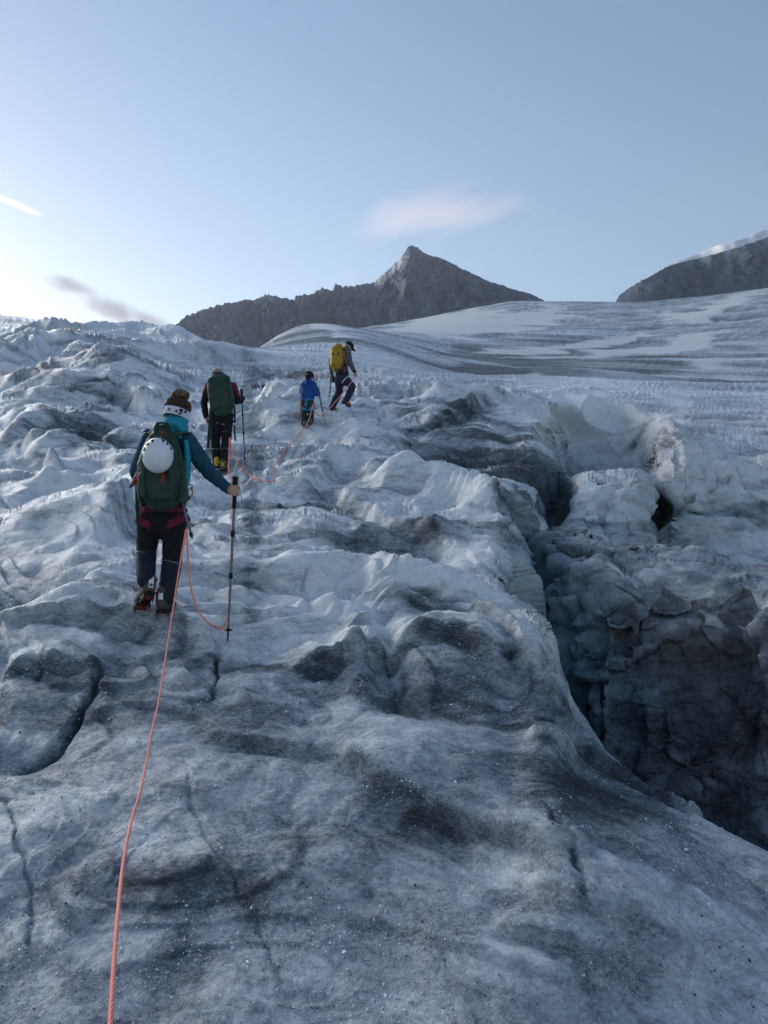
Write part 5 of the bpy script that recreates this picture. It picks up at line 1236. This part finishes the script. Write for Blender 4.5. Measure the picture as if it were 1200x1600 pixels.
for hp_, hk, sx in ((Lh, Lk, 1), (Rh, Rk, -1)):
    T = (hk-hp_).normalized(); S, O_ = frame(T); c = mixp(hp_, hk, .12)
    part('leg_loop', [tube([c+S*(.104*math.sin(a))+O_*(.104*math.cos(a)) for a in np.linspace(-pi, pi, 17)], [(.008, .008)]*17, 6, cap=False)], M['white'], hn)
part('carabiner', [tube([A(538.5, 580.5, -.19)+Vector((.016*math.sin(a), 0, .030*math.cos(a))) for a in np.linspace(-2.6, 2.6, 12)], .008, 6)], M['red'], hn)
part('gear_cluster', [tube([A(520, 588, -.02), A(520.5, 593, -.02), A(521.5, 597, -.02)], [.03, .04, .022], 10)], M['dgreen'], hn)
ca = moulded('cap', [ball(hc+HR @ Vector((0, -.008, .048)), (.088, .104, .078), HR), tube([hc+HR @ Vector((x, .135-abs(x)*.8, .028)) for x in (-.06, 0, .06)], [(.05, .008)]*3, 8, side=HR @ YW)], M['rubber'], .008, 2, h4)
boot_set(h4, A(518, 641.5, .10), A(525, 643, .14), ZW+Vector((.2, 0, 0)), M['tan'], M['sole'], M['tan'], 1.05, False, M['tan'])
boot_set(h4, A(534.5, 628.5, -.12), A(547, 636, -.12), Vector((.5, 0, .85)), M['tan'], M['sole'], M['tan'], 1.05, False, M['tan'])
pk = empty('backpack', A(526, 575, -.02)); tag(pk, 'ochre yellow backpack on the leading hiker', 'backpack', 'backpacks')
moulded('main_bag', [pack_shell(A(526.3, 575, -.04), A(527, 544, -.04), Vector((1, .25, 0)), Vector((-1, 0, 0)), [(.03, .10, .13, 0), (.15, .135, .16, 0), (.5, .142, .17, .0), (.85, .135, .16, .0), (1.0, .10, .12, -.02)])], M['ochre'], .010, 3, pk, fold=.010, fscale=10, seed=44)
part('lid', [tube([A(521, 546, -.05), A(528, 543.5, -.05), A(535, 546, -.04)], [(.05, .14), (.06, .16), (.03, .12)], 12, side=ZW)], M['ochre'], pk)
part('top_strap', [tube([A(523, 542.5, -.1), A(532, 542.5, -.1), A(538, 546, -.05)], .012, 8)], M['dgreen'], pk)
for x, y in ((520, 552.5), (528.5, 552)): part('lash_tab', [box(A(x, y, -.225), (.018, .008, .014))], M['rubber'], pk)
part('lash_strap', [strip([A(529, 551, -.225), A(528, 557, -.23)], YW, .014, .005)], M['dgreen'], pk)
part('base_panel', [tube([A(520, 574, -.05), A(527, 577.5, -.05), A(533, 575.5, -.04)], [(.03, .13), (.035, .15), (.03, .12)], 12, side=ZW)], M['tan'], pk)
part('shoulder_strap', [tube([A(536, 547, -.14), A(541, 547, -.17), A(545, 552, -.13), A(543, 563, -.16), A(537, 572, -.17)], [(.012, .028)]*5, 8)], M['black'], pk)
pole('trekking_pole', p4_top, p4_tip, M['dgreen'], M['darkm'], 'dark trekking pole dangling from the leading hiker\'s left hand', k=1.3)

# ------------------------------------------------------------------ the rope
RR = .0048
def B1(px, py, dd): return P(px, py, D1+dd)
def GR(px, py, dm): return ground(px, py, dm)*.997+Vector((0, 0, .008))
path = [P(165, 1680, 1.30), P(172, 1600, 1.42), P(177, 1520, 1.58), P(183, 1440, 1.80), P(193, 1345, 2.2), P(206, 1280, 2.6), P(222, 1225, 3.0), P(236, 1150, 3.5), P(250, 1085, 3.9), P(260, 1020, 4.3), P(270, 955, D1-.62), P(280, 890, D1-.36), P(287, 850, D1-.24), P(291, 827, D1-.17)]
path += [B1(292.5, 850, -.20), B1(294, 880, -.20), B1(297, 910, -.20), B1(303, 937, -.22), B1(312, 958, -.25), B1(325, 973, -.28)]
for a, b in [(336, 982), (345, 985), (351, 981), (353.5, 974), (358, 968), (359, 940), (360, 905), (361, 874), (361.5, 850), (362, 828), (364.5, 800), (364, 780), (361, 760), (358.5, 748)]: path.append(GR(a, b, 3.5))
path += [P(357.3, 730, D2-.35), P(357.5, 712, D2-.25), P(358.5, 690, D2-.2), P(359, 684, D2-.18), P(360.5, 692, D2-.22), P(365, 708, D2-.3), P(371, 722, D2-.45)]
for a, b in [(378, 735), (387, 744), (396, 749), (408, 753), (419, 754.5), (426.5, 754), (427.5, 747), (427.5, 738), (433, 725), (438.5, 716), (445, 707), (454, 695), (464, 684), (472, 676)]: path.append(GR(a, b, 8.0))
path += [P(478, 666, D3-.45), P(483, 654, D3-.3), P(486.5, 643, D3-.2), P(488.7, 632, D3-.14), P(489, 631, D3-.12), P(490, 637, D3-.06), P(493, 644, D3), P(497, 648.5, D3+.1), P(501, 650, D3+.2), P(505, 649, D3+.3), P(512, 642, (D3+D4)/2), P(523, 629, D4-.45), P(535, 615, D4-.35), P(546, 601, D4-.25), P(553, 590.5, D4-.15), P(555.5, 586, D4-.11), P(556.5, 583.5, D4-.06)]
def catmull(p, n=7):
    o = []
    for i in range(len(p)-1):
        a, b, c, d = p[max(i-1, 0)], p[i], p[i+1], p[min(i+2, len(p)-1)]
        # centripetal-ish: damp tangents where spacing is uneven
        m1 = (c-a)*.5; m2 = (d-b)*.5; L = (c-b).length
        if m1.length > L: m1 *= L/m1.length
        if m2.length > L: m2 *= L/m2.length
        for k in range(n):
            t = k/n; t2, t3 = t*t, t*t*t
            o.append(b*(2*t3-3*t2+1)+m1*(t3-2*t2+t)+c*(-2*t3+3*t2)+m2*(t3-t2))
    return o+[p[-1]]
rp = catmull(path)
for p in rp:
    if p.y > 3.2: p.z = max(p.z, ground_z(p.x, p.y)+.008)
m = NT('coral_rope'); tc = m.n('ShaderNodeTexCoord')
wv = m.n('ShaderNodeTexWave'); wv.inputs['Scale'].default_value = 60; wv.inputs['Distortion'].default_value = 2; m.l(tc.outputs['Object'], wv.inputs['Vector'])
m.l(m.ramp(wv.outputs['Fac'], [(.2, (1.0, .25, .17)), (.8, (1.0, .36, .27))]), m.b.inputs['Base Color']); m.b.inputs['Roughness'].default_value = .7
m.l(m.bump(wv.outputs['Fac'], .5, .003), m.b.inputs['Normal'])
# knot by the nearest hiker's hip and the rope itself
rope = part('climbing_rope', [tube(rp, [RR*(1.05 if p.y < 5 else (1.35 if p.y < 9 else 1.9)) for p in rp], 8)], m.m, org=path[0])
tag(rope, 'bright coral climbing rope running from the foreground past every hiker', 'rope')

# ================================================================== LOOSE BITS ON THE ICE
def scatter(name, n, rows, mat, size, label, cat, flat=.6, seed=1):
    r = np.random.default_rng(seed); V = []; Fc = []
    base = np.array([(1, 0, 0), (-1, 0, 0), (0, 1, 0), (0, -1, 0), (0, 0, 1), (0, 0, -1)], float)
    tri = [(0, 2, 4), (2, 1, 4), (1, 3, 4), (3, 0, 4), (2, 0, 5), (1, 2, 5), (3, 1, 5), (0, 3, 5)]
    cnt = 0
    while cnt < n:
        i = int(r.integers(*rows)); c = int(r.integers(30, NC-30)); p = P3[i, c]
        if crev[i, c] > .3: continue
        if noise3(np.array([p[0]*2.2]), np.array([p[1]*2.2]), seed*3.1)[0] < r.uniform(-.3, .5): continue
        s = size*math.exp(r.normal(0, .45))*(.5+.12*p[1]); R = np.array(Euler(tuple(r.uniform(0, 6, 3))).to_matrix())
        q = (base*r.uniform(.5, 1.2, (6, 1))*s*np.array([1, 1, flat])) @ R.T+p+np.array([0, 0, s*.25])
        o = len(V); V += [Vector(x) for x in q]; Fc += [tuple(a+o for a in t) for t in tri]; cnt += 1
    o = part(name, [(V, Fc)], mat, org=(0, 3, -1.4), smooth=False); tag(o, label, cat, kind='stuff'); return o
yr = P3[:, NC//2, 1]; r0 = int(np.searchsorted(yr, 2.2)); r1 = int(np.searchsorted(yr, 6.5)); r2 = int(np.searchsorted(yr, 10))
m = NT('clear_ice_chip'); m.b.inputs['Base Color'].default_value = (.86, .90, .94, 1); m.b.inputs['Roughness'].default_value = .12; m.b.inputs['IOR'].default_value = 1.31
scatter('ice_crystals', 5200, (r0, r1), m.m, .0033, 'tiny glinting ice crystals strewn over the near ice', 'ice', seed=3)
m = NT('grit'); m.b.inputs['Base Color'].default_value = (.03, .03, .032, 1); m.b.inputs['Roughness'].default_value = .9
scatter('grit', 2600, (r0, r2), m.m, .0028, 'dark grit scattered over the near ice', 'grit', seed=5)

# ================================================================== HAZE
bm = bmesh.new(); bmesh.ops.create_cube(bm, size=1.0)
zlo, zhi = float(min(V4[..., 2].min(), ZV.min()))-1.0, 1000.0
for v in bm.verts: v.co = Vector((v.co.x*7200, v.co.y*7200, zlo+(v.co.z+.5)*(zhi-zlo)))
me = bpy.data.meshes.new('haze'); bm.to_mesh(me); bm.free()
hz = bpy.data.objects.new('haze', me); col.objects.link(hz); tag(hz, kind='stuff')
mt = bpy.data.materials.new('thin_mountain_air'); mt.use_nodes = True; t = mt.node_tree; t.nodes.clear()
out = t.nodes.new('ShaderNodeOutputMaterial'); pv = t.nodes.new('ShaderNodeVolumePrincipled'); t.links.new(pv.outputs[0], out.inputs['Volume'])
pv.inputs['Color'].default_value = (.80, .87, 1.0, 1); pv.inputs['Density'].default_value = .00010; pv.inputs['Anisotropy'].default_value = .2
me.materials.append(mt)
for o in bpy.data.objects:
    if '_o' in o: del o['_o']
